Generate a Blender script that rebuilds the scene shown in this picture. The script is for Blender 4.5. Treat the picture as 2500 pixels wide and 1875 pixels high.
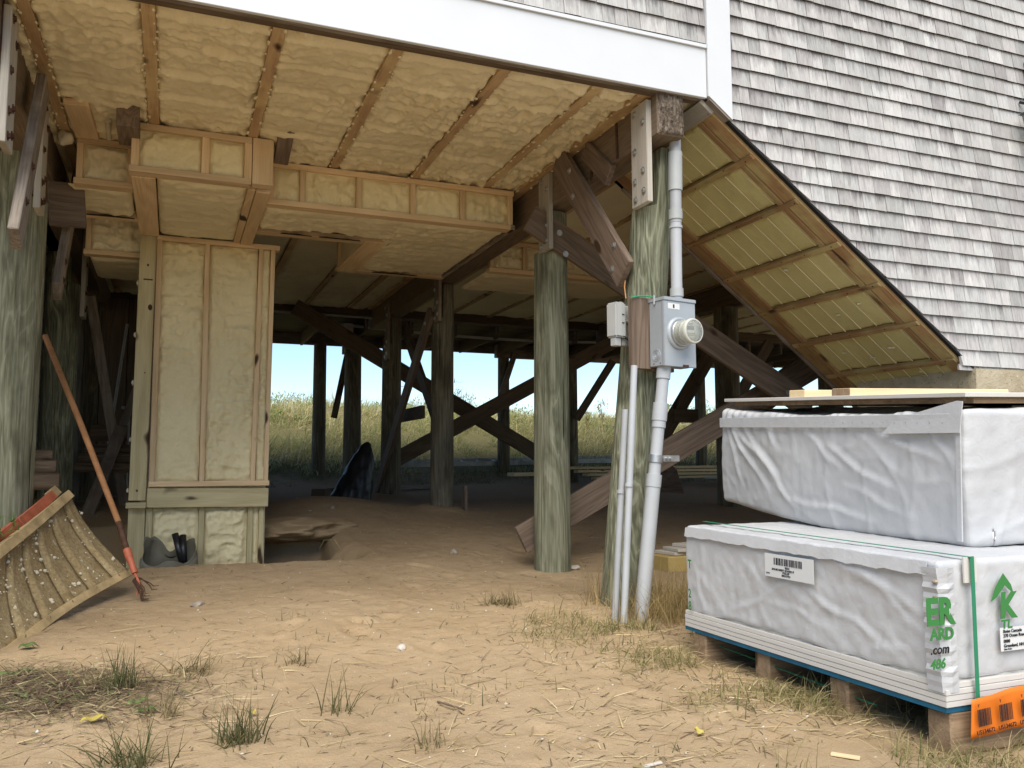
import bpy, bmesh, math, random
import numpy as np
from mathutils import Vector, Matrix

for o in list(bpy.data.objects):
    bpy.data.objects.remove(o)
SC = bpy.context.scene
COL = SC.collection
R = math.radians

# ---------------------------------------------------------------- camera, sky, sun, exposure
EYE = 0.92                      # eye height over the sand at the near pilings (metres)
FPX, YAW, PITCH, ROLL = 2045.0, 0.3832, 0.0928, -0.003
_fw = Vector((math.sin(YAW) * math.cos(PITCH), math.cos(YAW) * math.cos(PITCH), math.sin(PITCH)))
_rt = Vector((math.cos(YAW), -math.sin(YAW), 0.0))
_up = _rt.cross(_fw)
_r2 = _rt * math.cos(ROLL) + _up * math.sin(ROLL)
_u2 = _up * math.cos(ROLL) - _rt * math.sin(ROLL)
cam_d = bpy.data.cameras.new('camera')
cam = bpy.data.objects.new('camera', cam_d)
COL.objects.link(cam)
cam_d.sensor_width = 36.0
cam_d.lens = FPX / 2500.0 * 36.0
cam_d.clip_start = 0.05
cam_d.clip_end = 2000.0
m = Matrix.Identity(4)
for i in range(3):
    m[i][0] = _r2[i]; m[i][1] = _u2[i]; m[i][2] = -_fw[i]
m[2][3] = EYE
cam.matrix_world = m
SC.camera = cam

SUN_EL, SUN_AZ = R(53), R(24)    # veiled sun behind the photographer, a little to the left
world = bpy.data.worlds.new('World')
SC.world = world
world.use_nodes = True
wn = world.node_tree
bgn = wn.nodes['Background']
sky = wn.nodes.new('ShaderNodeTexSky')
sky.sky_type = 'NISHITA'
sky.sun_disc = False
sky.sun_elevation = SUN_EL
sky.sun_rotation = math.pi + SUN_AZ
sky.altitude = 0
sky.air_density = 1.0
sky.dust_density = 0.0
sky.ozone_density = 4.0
wn.links.new(sky.outputs[0], bgn.inputs[0])
bgn.inputs[1].default_value = 0.095
sun_d = bpy.data.lights.new('sun', 'SUN')
sun_d.energy = 3.2
sun_d.angle = R(60)
sun_d.color = (1.0, 0.94, 0.84)
sun = bpy.data.objects.new('sun', sun_d)
COL.objects.link(sun)
# light travels from behind/left of the camera
sd = Vector((-math.sin(SUN_AZ) * math.cos(SUN_EL), -math.cos(SUN_AZ) * math.cos(SUN_EL), math.sin(SUN_EL)))
sun.rotation_euler = sd.to_track_quat('Z', 'Y').to_euler()
sun.location = (0, -6, 12)
SC.view_settings.view_transform = 'Standard'
SC.view_settings.look = 'None'
SC.view_settings.exposure = 0.93
SC.view_settings.gamma = 1.0
SC.view_settings.use_curve_mapping = False

# ---------------------------------------------------------------- helpers
rng = random.Random(7)
nrg = np.random.default_rng(7)

def ray(x, y):
    """direction through a point of the photograph (2212 px wide basis)"""
    k = 2500.0 / 2212.0
    return _fw + _r2 * ((x * k - 1250) / FPX) - _u2 * ((y * k - 937.5) / FPX)

def AY(x, y, Y):
    d = ray(x, y); p = d * (Y / d.y); return Vector((p.x, p.y, p.z + EYE))
def AX(x, y, X):
    d = ray(x, y); p = d * (X / d.x); return Vector((p.x, p.y, p.z + EYE))
def AZ(x, y, Z):
    d = ray(x, y); p = d * ((Z - EYE) / d.z); return Vector((p.x, p.y, p.z + EYE))

def hash2(ix, iy, iz, seed):
    n = (ix * 73856093) ^ (iy * 19349663) ^ (iz * 83492791) ^ (seed * 2654435)
    n = n & 0x7fffffff
    n = ((n >> 13) ^ n) & 0x7fffffff
    n = (n * ((n * n * 15731 + 789221) & 0x7fffffff) + 1376312589) & 0x7fffffff
    return n / 1073741824.0 - 1.0

def noise(p, seed=0):
    """smooth value noise in [-1,1]; p is (N,3) or (N,2)"""
    p = np.asarray(p, float)
    if p.shape[1] == 2:
        p = np.c_[p, np.zeros(len(p)) + 0.37]
    i = np.floor(p).astype(np.int64); f = p - i
    u = f * f * f * (f * (f * 6 - 15) + 10)
    out = 0
    for dx in (0, 1):
        wx = u[:, 0] if dx else 1 - u[:, 0]
        for dy in (0, 1):
            wy = u[:, 1] if dy else 1 - u[:, 1]
            for dz in (0, 1):
                wz = u[:, 2] if dz else 1 - u[:, 2]
                out = out + wx * wy * wz * hash2(i[:, 0] + dx, i[:, 1] + dy, i[:, 2] + dz, seed)
    return out

def fbm(p, oct=4, seed=0):
    p = np.asarray(p, float); a = 1.0; s = 0; t = 0
    for o in range(oct):
        s = s + a * noise(p * (2 ** o) + o * 17.3, seed + o); t += a; a *= 0.5
    return s / t

def billow(p, oct=3, seed=0):
    p = np.asarray(p, float); a = 1.0; s = 0; t = 0
    for o in range(oct):
        s = s + a * np.abs(noise(p * (1.9 ** o) + o * 11.1, seed + o)); t += a; a *= 0.5
    return s / t

def link(o):
    COL.objects.link(o); return o

def place(o, M, parent):
    if parent is not None:
        o.parent = parent
        o.matrix_basis = WM[parent.name].inverted() @ M
    else:
        o.matrix_basis = M
    WM[o.name] = M.copy()
    return o
WM = {}

def tag(o, label=None, cat=None, group=None, kind=None):
    if label: o['label'] = label
    if cat: o['category'] = cat
    if group: o['group'] = group
    if kind: o['kind'] = kind
    return o

def thing(name, label, cat, loc, group=None, M=None):
    o = bpy.data.objects.new(name, None)
    o.empty_display_size = 0.1
    link(o)
    place(o, M if M is not None else Matrix.Translation(Vector(loc)), None)
    return tag(o, label, cat, group)

def mesh_np(name, V, Fq, mat, smooth=False, attr=None):
    me = bpy.data.meshes.new(name)
    V = np.asarray(V, np.float32); Fq = np.asarray(Fq, np.int32)
    k = Fq.shape[1]
    me.vertices.add(len(V)); me.vertices.foreach_set('co', V.ravel())
    me.loops.add(Fq.size); me.loops.foreach_set('vertex_index', Fq.ravel())
    me.polygons.add(len(Fq))
    me.polygons.foreach_set('loop_start', np.arange(0, Fq.size, k, dtype=np.int32))
    me.polygons.foreach_set('loop_total', np.full(len(Fq), k, np.int32))
    if smooth:
        me.polygons.foreach_set('use_smooth', np.ones(len(Fq), bool))
    if attr is not None:
        at = me.color_attributes.new('tint', 'FLOAT_COLOR', 'POINT')
        c = np.c_[np.asarray(attr, np.float32), np.ones(len(V), np.float32)]
        at.data.foreach_set('color', c.ravel().astype(np.float32))
    me.update(calc_edges=True)
    if mat: me.materials.append(mat)
    return me

def obj(name, me, parent=None, M=None):
    o = bpy.data.objects.new(name, me)
    link(o)
    return place(o, M if M is not None else Matrix.Identity(4), parent)

def grid_faces(nu, nv, off=0, flip=False):
    a = np.arange(nu * nv).reshape(nu, nv)
    q = np.stack([a[:-1, :-1], a[1:, :-1], a[1:, 1:], a[:-1, 1:]], -1).reshape(-1, 4) + off
    return q[:, ::-1] if flip else q

def finish(bm, name, mat, parent=None, M=None, smooth=False, loc=None):
    """bmesh in world coordinates (loc given: moved to that origin) or local with M"""
    if M is None:
        if loc is None:
            c = Vector((0, 0, 0))
            for v in bm.verts: c += v.co
            loc = c / max(1, len(bm.verts))
        M = Matrix.Translation(loc)
        for v in bm.verts: v.co -= Vector(loc)
    bmesh.ops.recalc_face_normals(bm, faces=bm.faces)
    me = bpy.data.meshes.new(name)
    bm.to_mesh(me); bm.free()
    if smooth:
        for p in me.polygons: p.use_smooth = True
    if isinstance(mat, (list, tuple)):
        for q in mat: me.materials.append(q)
    else:
        me.materials.append(mat)
    return obj(name, me, parent, M)

def bx(bm, c, s, M=None):
    r = bmesh.ops.create_cube(bm, size=1.0)
    for v in r['verts']:
        v.co = Vector((v.co.x * s[0] + c[0], v.co.y * s[1] + c[1], v.co.z * s[2] + c[2]))
        if M is not None: v.co = M @ v.co
    return r['verts']

def box_mesh(name, L, W, T, mat, bev=0.003, jit=0.0):
    bm = bmesh.new()
    bmesh.ops.create_cube(bm, size=1.0)
    for v in bm.verts:
        v.co = Vector((v.co.x * L, v.co.y * W, v.co.z * T))
        if jit: v.co += Vector((0, rng.uniform(-jit, jit), rng.uniform(-jit, jit)))
    if bev:
        bmesh.ops.bevel(bm, geom=bm.edges[:], offset=min(bev, T * 0.3, W * 0.3), segments=1, affect='EDGES')
    bmesh.ops.recalc_face_normals(bm, faces=bm.faces)
    me = bpy.data.meshes.new(name)
    bm.to_mesh(me); bm.free()
    me.materials.append(mat)
    return me

def frame(a, b, wdir):
    """matrix with X along a->b, Y along wdir (made square), origin midway"""
    a = Vector(a); b = Vector(b)
    x = (b - a).normalized()
    y = Vector(wdir); y = (y - x * y.dot(x)).normalized()
    z = x.cross(y)
    M = Matrix.Identity(4)
    c = (a + b) / 2
    for i in range(3):
        M[i][0] = x[i]; M[i][1] = y[i]; M[i][2] = z[i]; M[i][3] = c[i]
    return M

def board(name, a, b, w, t, wdir, mat, parent=None, bev=0.004, jit=0.0):
    a = Vector(a); b = Vector(b)
    return obj(name, box_mesh(name, (b - a).length, w, t, mat, bev, jit), parent, frame(a, b, wdir))

def tube_bm(bm, pts, rad, seg=12, cap=True):
    pts = [Vector(p) for p in pts]
    n = len(pts)
    rads = rad if isinstance(rad, (list, tuple)) else [rad] * n
    rings = []
    t0 = (pts[1] - pts[0]).normalized()
    u = t0.orthogonal().normalized()
    for i, p in enumerate(pts):
        t = (pts[min(i + 1, n - 1)] - pts[max(i - 1, 0)]).normalized()
        u = (u - t * u.dot(t)).normalized(); w = t.cross(u)
        rings.append([bm.verts.new(p + (u * math.cos(2 * math.pi * k / seg) + w * math.sin(2 * math.pi * k / seg)) * rads[i]) for k in range(seg)])
    for i in range(n - 1):
        for k in range(seg):
            bm.faces.new((rings[i][k], rings[i][(k + 1) % seg], rings[i + 1][(k + 1) % seg], rings[i + 1][k]))
    if cap:
        bm.faces.new(rings[0][::-1]); bm.faces.new(rings[-1])

def tube(name, pts, rad, mat, parent=None, seg=14, smooth=True):
    bm = bmesh.new()
    tube_bm(bm, pts, rad, seg)
    o = finish(bm, name, mat, parent, loc=Vector(pts[0]))
    if smooth:
        for p in o.data.polygons:
            if len(p.vertices) == 4: p.use_smooth = True
        o.data.set_sharp_from_angle(angle=R(35))
    return o

def bolt(name, p, n, mat, parent, r=0.014, h=0.012):
    # p, n in world space
    n = Vector(n).normalized(); p = Vector(p)
    bm = bmesh.new()
    tube_bm(bm, [p - n * 0.004, p + n * 0.003], r * 1.7, 12)
    tube_bm(bm, [p + n * 0.003, p + n * h], r, 6)
    return finish(bm, name, mat, parent, loc=p)

def prism(bm, poly, n):
    """extrude a polygon (list of Vector) along vector n"""
    n = Vector(n)
    a = [bm.verts.new(Vector(p)) for p in poly]
    b = [bm.verts.new(Vector(p) + n) for p in poly]
    bm.faces.new(a[::-1]); bm.faces.new(b)
    k = len(poly)
    for i in range(k):
        bm.faces.new((a[i], a[(i + 1) % k], b[(i + 1) % k], b[i]))

def blades(n, base, dirn, length, width, droop, tint, seg=3):
    """n grass blades -> V, F (quads), colours.  base (n,3); dirn unit (n,3); droop adds bend downward"""
    base = np.asarray(base, float); dirn = np.asarray(dirn, float)
    side = np.cross(dirn, np.array([0, 0, 1.0])) + nrg.normal(0, .15, (n, 3))
    bad = np.linalg.norm(side, axis=1) < 1e-3
    side[bad] = (1, 0, 0)
    side += nrg.normal(0, .5, (n, 3)) * np.array([1, 1, 0])
    side /= np.linalg.norm(side, axis=1)[:, None]
    hd = dirn * np.array([1, 1, 0]); hd = hd + nrg.normal(0, .02, (n, 3)) * np.array([1, 1, 0])
    V = np.zeros((n, seg + 1, 2, 3)); C = np.zeros((n, seg + 1, 2, 3))
    for s in range(seg + 1):
        t = s / seg
        c = base + dirn * (length * t)[:, None]
        c = c + (hd * 0.9 + np.array([0, 0, -0.7])) * (droop * length * t * t)[:, None]
        w = (width * (1 - 0.85 * t))[:, None] * 0.5
        V[:, s, 0] = c - side * w; V[:, s, 1] = c + side * w
        C[:, s, 0] = C[:, s, 1] = tint
    idx = np.arange(n * (seg + 1) * 2).reshape(n, seg + 1, 2)
    F = np.stack([idx[:, :-1, 0], idx[:, :-1, 1], idx[:, 1:, 1], idx[:, 1:, 0]], -1).reshape(-1, 4)
    return V.reshape(-1, 3), F, C.reshape(-1, 3)

# ---------------------------------------------------------------- materials
class NT:
    def __init__(s, name, rough=0.7, spec=0.3):
        s.m = bpy.data.materials.new(name); s.m.use_nodes = True
        s.t = s.m.node_tree; s.b = s.t.nodes['Principled BSDF']
        s.b.inputs['Roughness'].default_value = rough
        s.b.inputs['Specular IOR Level'].default_value = spec
    def n(s, typ, **kw):
        q = s.t.nodes.new('ShaderNode' + typ)
        for k, v in kw.items(): setattr(q, k, v)
        return q
    def l(s, a, b): s.t.links.new(a, b)
    def val(s, node, **kw):
        for k, v in kw.items(): node.inputs[k].default_value = v
        return node
    def coord(s, scale=(1, 1, 1), rand=True, which='Object'):
        tc = s.n('TexCoord'); mp = s.n('Mapping')
        mp.inputs['Scale'].default_value = scale
        src = tc.outputs[which]
        if rand:
            oi = s.n('ObjectInfo'); mm = s.n('VectorMath', operation='MULTIPLY_ADD')
            cx = s.n('CombineXYZ')
            for k in range(3): s.l(oi.outputs['Random'], cx.inputs[k])
            s.l(cx.outputs[0], mm.inputs[0]); mm.inputs[1].default_value = (37.1, 21.7, 53.3); s.l(src, mm.inputs[2])
            src = mm.outputs[0]
        s.l(src, mp.inputs[0])
        return mp.outputs[0]
    def noise(s, vec, scale, detail=3, rough=0.55, dist=0.0):
        q = s.n('TexNoise'); s.l(vec, q.inputs['Vector'])
        q.inputs['Scale'].default_value = scale; q.inputs['Detail'].default_value = detail
        q.inputs['Roughness'].default_value = rough; q.inputs['Distortion'].default_value = dist
        return q.outputs['Fac']
    def ramp(s, fac, stops, interp='LINEAR'):
        q = s.n('ValToRGB'); s.l(fac, q.inputs[0]); cr = q.color_ramp; cr.interpolation = interp
        while len(cr.elements) < len(stops): cr.elements.new(0.5)
        for e, (p, c) in zip(cr.elements, stops):
            e.position = p; e.color = (*c, 1) if len(c) == 3 else c
        return q.outputs[0]
    def math(s, op, a, b=None, c=None):
        q = s.n('Math', operation=op)
        for i, v in enumerate((a, b, c)):
            if v is None: continue
            if isinstance(v, (int, float)): q.inputs[i].default_value = v
            else: s.l(v, q.inputs[i])
        return q.outputs[0]
    def mix(s, fac, a, b, mode='MIX'):
        q = s.n('Mix', data_type='RGBA', blend_type=mode)
        for sock, v in ((q.inputs[0], fac), (q.inputs[6], a), (q.inputs[7], b)):
            if isinstance(v, (int, float)): sock.default_value = v
            elif isinstance(v, tuple): sock.default_value = (*v, 1) if len(v) == 3 else v
            else: s.l(v, sock)
        return q.outputs[2]
    def col(s, c):
        if isinstance(c, tuple): s.b.inputs['Base Color'].default_value = (*c, 1)
        else: s.l(c, s.b.inputs['Base Color'])
    def bump(s, h, strength=0.4, dist=0.01):
        q = s.n('Bump'); s.l(h, q.inputs['Height'])
        q.inputs['Strength'].default_value = strength; q.inputs['Distance'].default_value = dist
        s.l(q.outputs[0], s.b.inputs['Normal'])
    def rgbrand(s, col, amt=0.25):
        """vary brightness by object"""
        oi = s.n('ObjectInfo')
        f = s.math('MULTIPLY_ADD', oi.outputs['Random'], amt * 2, 1 - amt)
        hs = s.n('HueSaturation'); s.l(col, hs.inputs['Color']); s.l(f, hs.inputs['Value'])
        return hs.outputs[0]

def wood(name, c1, c2, knot=(0.05, 0.025, 0.012), axis=0, rings=9.0, rough=0.75, knots=0.70, stain=None, vary=0.15, fine=0.35, stretch=0.9):
    n = NT(name, rough, 0.25)
    sc = [11.0, 11.0, 11.0]; sc[axis] = stretch
    v = n.coord(tuple(sc))
    base = n.noise(v, 0.55, 2, 0.5, 0.6)
    ringv = n.math('MULTIPLY', base, rings * 6.28)
    s = n.math('SINE', ringv)
    s01 = n.math('MULTIPLY_ADD', s, 0.5, 0.5)
    grain = n.ramp(s01, [(0.0, c1), (0.55, tuple((a * .45 + b * .55) for a, b in zip(c1, c2))), (1.0, c2)])
    sf = [160.0, 160.0, 160.0]; sf[axis] = 5.0
    fib = n.noise(n.coord(tuple(sf)), 1.0, 2, 0.6)
    c = n.mix(fine, grain, n.ramp(fib, [(0.25, tuple(x * .45 for x in c1)), (0.75, tuple(min(1, x * 1.35) for x in c2))]))
    sk = [9.0, 9.0, 9.0]; sk[axis] = 4.0
    kn = n.noise(n.coord(tuple(sk)), 0.8, 1, 0.4)
    c = n.mix(n.ramp(kn, [(knots, (0, 0, 0)), (knots + 0.05, (1, 1, 1))]), c, knot)
    if stain:
        st = n.noise(n.coord((2.2, 2.2, 2.2)), 1.3, 4, 0.6)
        c = n.mix(n.ramp(st, [(0.47, (0, 0, 0)), (0.64, (.75, .75, .75))]), c, stain)
    n.col(n.rgbrand(c, vary))
    n.bump(n.math('ADD', n.math('MULTIPLY', fib, 0.7), n.math('MULTIPLY', s01, 0.3)), 0.35, 0.004)
    return n.m

M_PINE = wood('pine_stud', (.55, .39, .22), (.66, .49, .30), rings=5, knots=.74, fine=.2)
M_BATTEN = wood('strapping', (.36, .23, .12), (.46, .315, .175), rings=6, knots=.70, stain=(.55, .42, .22), fine=.3)
M_GREYW = wood('weathered_grey_wood', (.17, .135, .105), (.30, .25, .20), rings=8, knots=.75, stain=(.12, .09, .065), fine=.45)
M_CLEAT = wood('cleat_wood', (.33, .30, .25), (.40, .36, .30), rings=4, knots=.82, fine=.3)
M_BRACE = wood('brace_wood', (.115, .08, .056), (.20, .145, .105), rings=9, knots=.72, fine=.4)
M_BEAM = wood('beam_timber', (.13, .093, .06), (.185, .135, .09), rings=14, knots=.8, fine=.6)
M_PT = wood('treated_lumber', (.39, .325, .175), (.49, .42, .245), rings=6, knots=.71, fine=.25)
M_RAIL = wood('soffit_rail', (.25, .145, .065), (.33, .20, .095), rings=6, knots=.71, stain=(.40, .33, .15), fine=.3)
M_RIM = wood('rim_board', (.075, .05, .03), (.12, .085, .055), rings=8, fine=.4)
M_DARKW = wood('dark_framing', (.085, .06, .04), (.13, .095, .064), rings=8, fine=.4)
M_PALLET = wood('pallet_wood', (.20, .13, .075), (.31, .215, .13), rings=7, knots=.7, stain=(.12, .085, .055), fine=.4)
M_LUMBER = wood('new_lumber', (.58, .44, .25), (.68, .53, .32), rings=5, knots=.72, fine=.2)
M_HANDLE = wood('rake_handle', (.33, .15, .06), (.42, .21, .09), rings=3, knots=.9, fine=.3)
M_FIRE = wood('firewood', (.12, .08, .05), (.20, .14, .09), rings=8, fine=.4)

def endgrain():
    n = NT('end_grain', .9, .1)
    v = n.coord((60, 60, 14))
    f = n.noise(v, 1.0, 4, .7)
    n.col(n.ramp(f, [(.3, (.025, .018, .013)), (.5, (.13, .10, .075)), (.72, (.30, .25, .20))]))
    n.bump(f, 1.0, .012)
    return n.m
M_END = endgrain()

def pile_mat(name, dark, mid, light, rings=44.0, fibre=.5):
    n = NT(name, .8, .2)
    v = n.coord((9.5, 9.5, 1.25))
    f = n.noise(v, .62, 3, .5, .9)
    s = n.math('SINE', n.math('MULTIPLY', f, rings))
    s01 = n.math('MULTIPLY_ADD', s, .5, .5)
    c = n.ramp(s01, [(0., dark), (.35, mid), (.8, mid), (1., light)])
    big = n.noise(n.coord((3, 3, .8)), 1.0, 3, .6)
    c = n.mix(n.ramp(big, [(.42, (0, 0, 0)), (.75, (.55, .55, .55))]), c, mid)
    fib = n.noise(n.coord((70, 70, 2.2)), 1.0, 4, .65)
    c = n.mix(fibre, c, n.ramp(fib, [(.3, tuple(x * .35 for x in dark)), (.5, mid), (.72, tuple(min(1, x * 1.15) for x in light))]))
    blot = n.noise(n.coord((5, 5, 1.4)), 1.3, 4, .6)
    c = n.mix(n.ramp(blot, [(.5, (0, 0, 0)), (.66, (.62, .62, .62))]), c, tuple(x * .5 for x in dark))
    ck = n.noise(n.coord((34, 34, .9)), 1.0, 2, .5)
    crack = n.ramp(ck, [(.27, (1, 1, 1)), (.30, (0, 0, 0))])
    c = n.mix(crack, c, tuple(x * .3 for x in dark))
    n.col(n.rgbrand(c, .08))
    n.bump(n.math('SUBTRACT', n.math('ADD', n.math('MULTIPLY', s01, .25), fib), n.math('MULTIPLY', crack, 1.5)), .55, .006)
    return n.m
M_PILE = pile_mat('green_piling', (.105, .104, .062), (.205, .202, .132), (.36, .36, .26))
M_PILE_SW = pile_mat('swirly_green_piling', (.075, .077, .046), (.185, .186, .12), (.38, .385, .275), 66.0, .42)
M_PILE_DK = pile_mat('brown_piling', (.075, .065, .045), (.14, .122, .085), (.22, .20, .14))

def foam_mat(name, c1, c2, c3):
    n = NT(name, .62, .3)
    v = n.coord((1, 1, 1))
    big = n.noise(v, 2.2, 3, .55)
    sm = n.noise(v, 42, 3, .55, .4)
    c = n.ramp(big, [(.3, c1), (.7, c2)])
    c = n.mix(n.ramp(sm, [(.52, (0, 0, 0)), (.75, (.4, .4, .4))]), c, c3)
    pit = n.noise(v, 9, 4, .7)
    c = n.mix(n.ramp(pit, [(.70, (0, 0, 0)), (.76, (.6, .6, .6))]), c, tuple(x * .45 for x in c1))
    n.col(c)
    n.bump(n.math('ADD', sm, n.math('MULTIPLY', n.noise(v, 130, 2, .5), .35)), .55, .008)
    return n.m
M_FOAM = foam_mat('spray_foam', (.66, .57, .37), (.75, .66, .44), (.80, .715, .50))
M_FOAM2 = foam_mat('pale_spray_foam', (.66, .56, .33), (.75, .65, .40), (.80, .70, .46))
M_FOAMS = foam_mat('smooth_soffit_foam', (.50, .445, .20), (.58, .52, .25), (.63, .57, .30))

def plain(name, c, rough=.6, spec=.3, metal=0., nz=0., nscale=8., bump=0., bscale=40.):
    n = NT(name, rough, spec); n.b.inputs['Metallic'].default_value = metal
    if nz:
        v = n.coord()
        f = n.noise(v, nscale, 4, .6)
        n.col(n.ramp(f, [(.3, tuple(x * (1 - nz) for x in c)), (.7, tuple(min(1, x * (1 + nz)) for x in c))]))
        if bump: n.bump(n.noise(v, bscale, 3, .6), bump, .004)
    else:
        n.col(c)
    return n.m
M_WHITE = plain('white_trim_paint', (.59, .60, .605), .45, .4, nz=.02, nscale=3)
M_GALV = plain('galvanised_steel', (.42, .42, .41), .38, .5, .75, nz=.2, nscale=25)
M_RUST = plain('rusty_steel', (.09, .045, .028), .75, .3, .3, nz=.4, nscale=40)
M_METER = plain('meter_enclosure_grey', (.34, .36, .375), .42, .4, .15, nz=.05, nscale=6)
M_TELE = plain('telecom_grey_plastic', (.38, .38, .36), .5, .4, nz=.05, nscale=5)
M_PVC = plain('grey_pvc_conduit', (.32, .325, .325), .42, .4, nz=.08, nscale=5)
M_PVCW = plain('pale_pvc_pipe', (.39, .40, .405), .4, .4, nz=.07, nscale=4)
M_PVCD = plain('dull_pvc_coupling', (.35, .36, .345), .45, .4, nz=.08, nscale=6)
M_BLACK = plain('black_plastic', (.012, .012, .013), .38, .5)
M_BAG = plain('black_bag_plastic', (.009, .009, .010), .42, .35)
M_GREEN = plain('green_strap', (.02, .20, .10), .4, .4)
M_INK = plain('green_ink', (.045, .19, .05), .6, .2)
M_INKK = plain('black_ink', (.02, .02, .022), .6, .2)
M_ORANGE = plain('orange_tag', (.62, .15, .012), .5, .3, nz=.06, nscale=10)
M_RED = plain('red_orange_paint', (.42, .115, .06), .5, .35, nz=.25, nscale=12)
M_PVCB = plain('white_trim_board', (.57, .545, .50), .5, .35, nz=.04, nscale=6)
M_BLUE = plain('blue_bottom_sheet', (.012, .10, .17), .6, .3, nz=.2, nscale=15)
M_PAPER = plain('label_paper', (.62, .62, .61), .6, .3)
M_ALU = plain('ladder_aluminium', (.30, .305, .31), .5, .4, .4, nz=.2)
M_TAR = plain('tar_paper', (.02, .019, .018), .9, .1)
M_YELLOW = plain('yellow_sheet', (.45, .33, .12), .6, .3, nz=.08)
M_CREAM = plain('cream_board', (.52, .47, .40), .6, .3, nz=.04)
M_TARP = plain('grey_tarp_bag', (.155, .14, .10), .6, .3, nz=.12, nscale=8, bump=.3, bscale=30)
M_FOAMW = plain('pale_foam_lump', (.62, .56, .42), .7, .3, nz=.1, bump=.5)
M_SHEATH = plain('wall_sheathing', (.035, .03, .026), .9, .1)
M_GREENW = plain('green_wire', (.02, .28, .12), .4, .4)
M_STONE = plain('grey_stone', (.30, .25, .19), .8, .3, nz=.35, nscale=14, bump=.6)

def tint_mat(name, rough=.8, trans=.0, spec=.15):
    n = NT(name, rough, spec)
    a = n.n('Attribute'); a.attribute_name = 'tint'
    n.l(a.outputs['Color'], n.b.inputs['Base Color'])
    if trans:
        tr = n.n('BsdfTranslucent'); n.l(a.outputs['Color'], tr.inputs[0])
        mx = n.n('MixShader'); mx.inputs[0].default_value = trans
        out = n.t.nodes['Material Output']
        n.l(n.b.outputs[0], mx.inputs[1]); n.l(tr.outputs[0], mx.inputs[2]); n.l(mx.outputs[0], out.inputs[0])
    return n.m
M_TINT = tint_mat('litter')
M_GRASS = tint_mat('grass_blades', .7, .42)

def shingle_mat():
    n = NT('cedar_shingle', .85, .15)
    oi = n.n('ObjectInfo')
    v = n.coord((1, 1, 1))
    st = n.noise(n.coord((38, 38, 2.6)), 1., 4, .65, .4)
    gr = n.noise(n.coord((140, 140, 5)), 1., 3, .6)
    cl = n.noise(n.coord((9, 9, 5)), 1., 3, .6)
    c = n.ramp(st, [(.22, (.22, .213, .21)), (.45, (.39, .382, .373)), (.7, (.49, .48, .462))])
    c = n.mix(.35, c, n.ramp(gr, [(.3, (.27, .258, .247)), (.7, (.54, .525, .495))]))
    # weather staining hangs from under the course above
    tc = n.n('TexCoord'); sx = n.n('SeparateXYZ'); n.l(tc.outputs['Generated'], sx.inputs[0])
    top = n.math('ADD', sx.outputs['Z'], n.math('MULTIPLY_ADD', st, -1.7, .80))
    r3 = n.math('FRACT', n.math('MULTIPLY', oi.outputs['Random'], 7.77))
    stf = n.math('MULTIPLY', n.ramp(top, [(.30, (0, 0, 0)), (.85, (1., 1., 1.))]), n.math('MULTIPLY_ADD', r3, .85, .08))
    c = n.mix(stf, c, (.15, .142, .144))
    warm = n.ramp(oi.outputs['Random'], [(0., (.95, .96, .94)), (.35, (1., 1., .995)), (.7, (1.0, .98, .965)), (1., (.86, .83, .83))])
    c = n.mix(1., c, warm, 'MULTIPLY')
    r2 = n.math('FRACT', n.math('MULTIPLY', oi.outputs['Random'], 17.3))
    hs = n.n('HueSaturation'); n.l(c, hs.inputs['Color'])
    n.l(n.math('MULTIPLY_ADD', r2, .34, .84), hs.inputs['Value'])
    n.col(n.mix(n.ramp(cl, [(.55, (0, 0, 0)), (.8, (.3, .3, .3))]), hs.outputs[0], (.42, .43, .37)))
    n.bump(gr, .35, .003)
    return n.m
M_SHINGLE = shingle_mat()

def concrete_mat():
    n = NT('pebbly_concrete', .9, .2)
    v = n.coord()
    f = n.noise(v, 9, 5, .65)
    c = n.ramp(f, [(.3, (.33, .27, .175)), (.7, (.45, .385, .27))])
    vo = n.n('TexVoronoi'); n.l(v, vo.inputs['Vector']); vo.inputs['Scale'].default_value = 34
    c = n.mix(n.ramp(vo.outputs['Distance'], [(.12, (.8, .8, .8)), (.25, (0, 0, 0))]), c, n.ramp(n.noise(v, 30, 1), [(.4, (.17, .13, .08)), (.55, (.40, .34, .24)), (.62, (.70, .66, .55))], 'CONSTANT'))
    n.col(c); n.bump(n.noise(v, 45, 4, .7), .8, .01)
    return n.m
M_CONC = concrete_mat()

def wrap_mat():
    n = NT('white_bundle_wrap', .42, .4)
    v = n.coord()
    f = n.noise(v, 5, 4, .6)
    weave = n.noise(n.coord((220, 220, 30)), 1., 2)
    c = n.ramp(f, [(.3, (.45, .452, .455)), (.7, (.515, .517, .52))])
    c = n.mix(n.ramp(n.noise(v, 2.3, 5, .7), [(.52, (0, 0, 0)), (.8, (.30, .30, .30))]), c, (.40, .39, .36))
    n.col(c)
    n.bump(n.math('ADD', n.math('MULTIPLY', n.noise(v, 26, 4, .6, .8), 1.), n.math('MULTIPLY', weave, .12)), .22, .010)
    return n.m
M_WRAP = wrap_mat()

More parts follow.
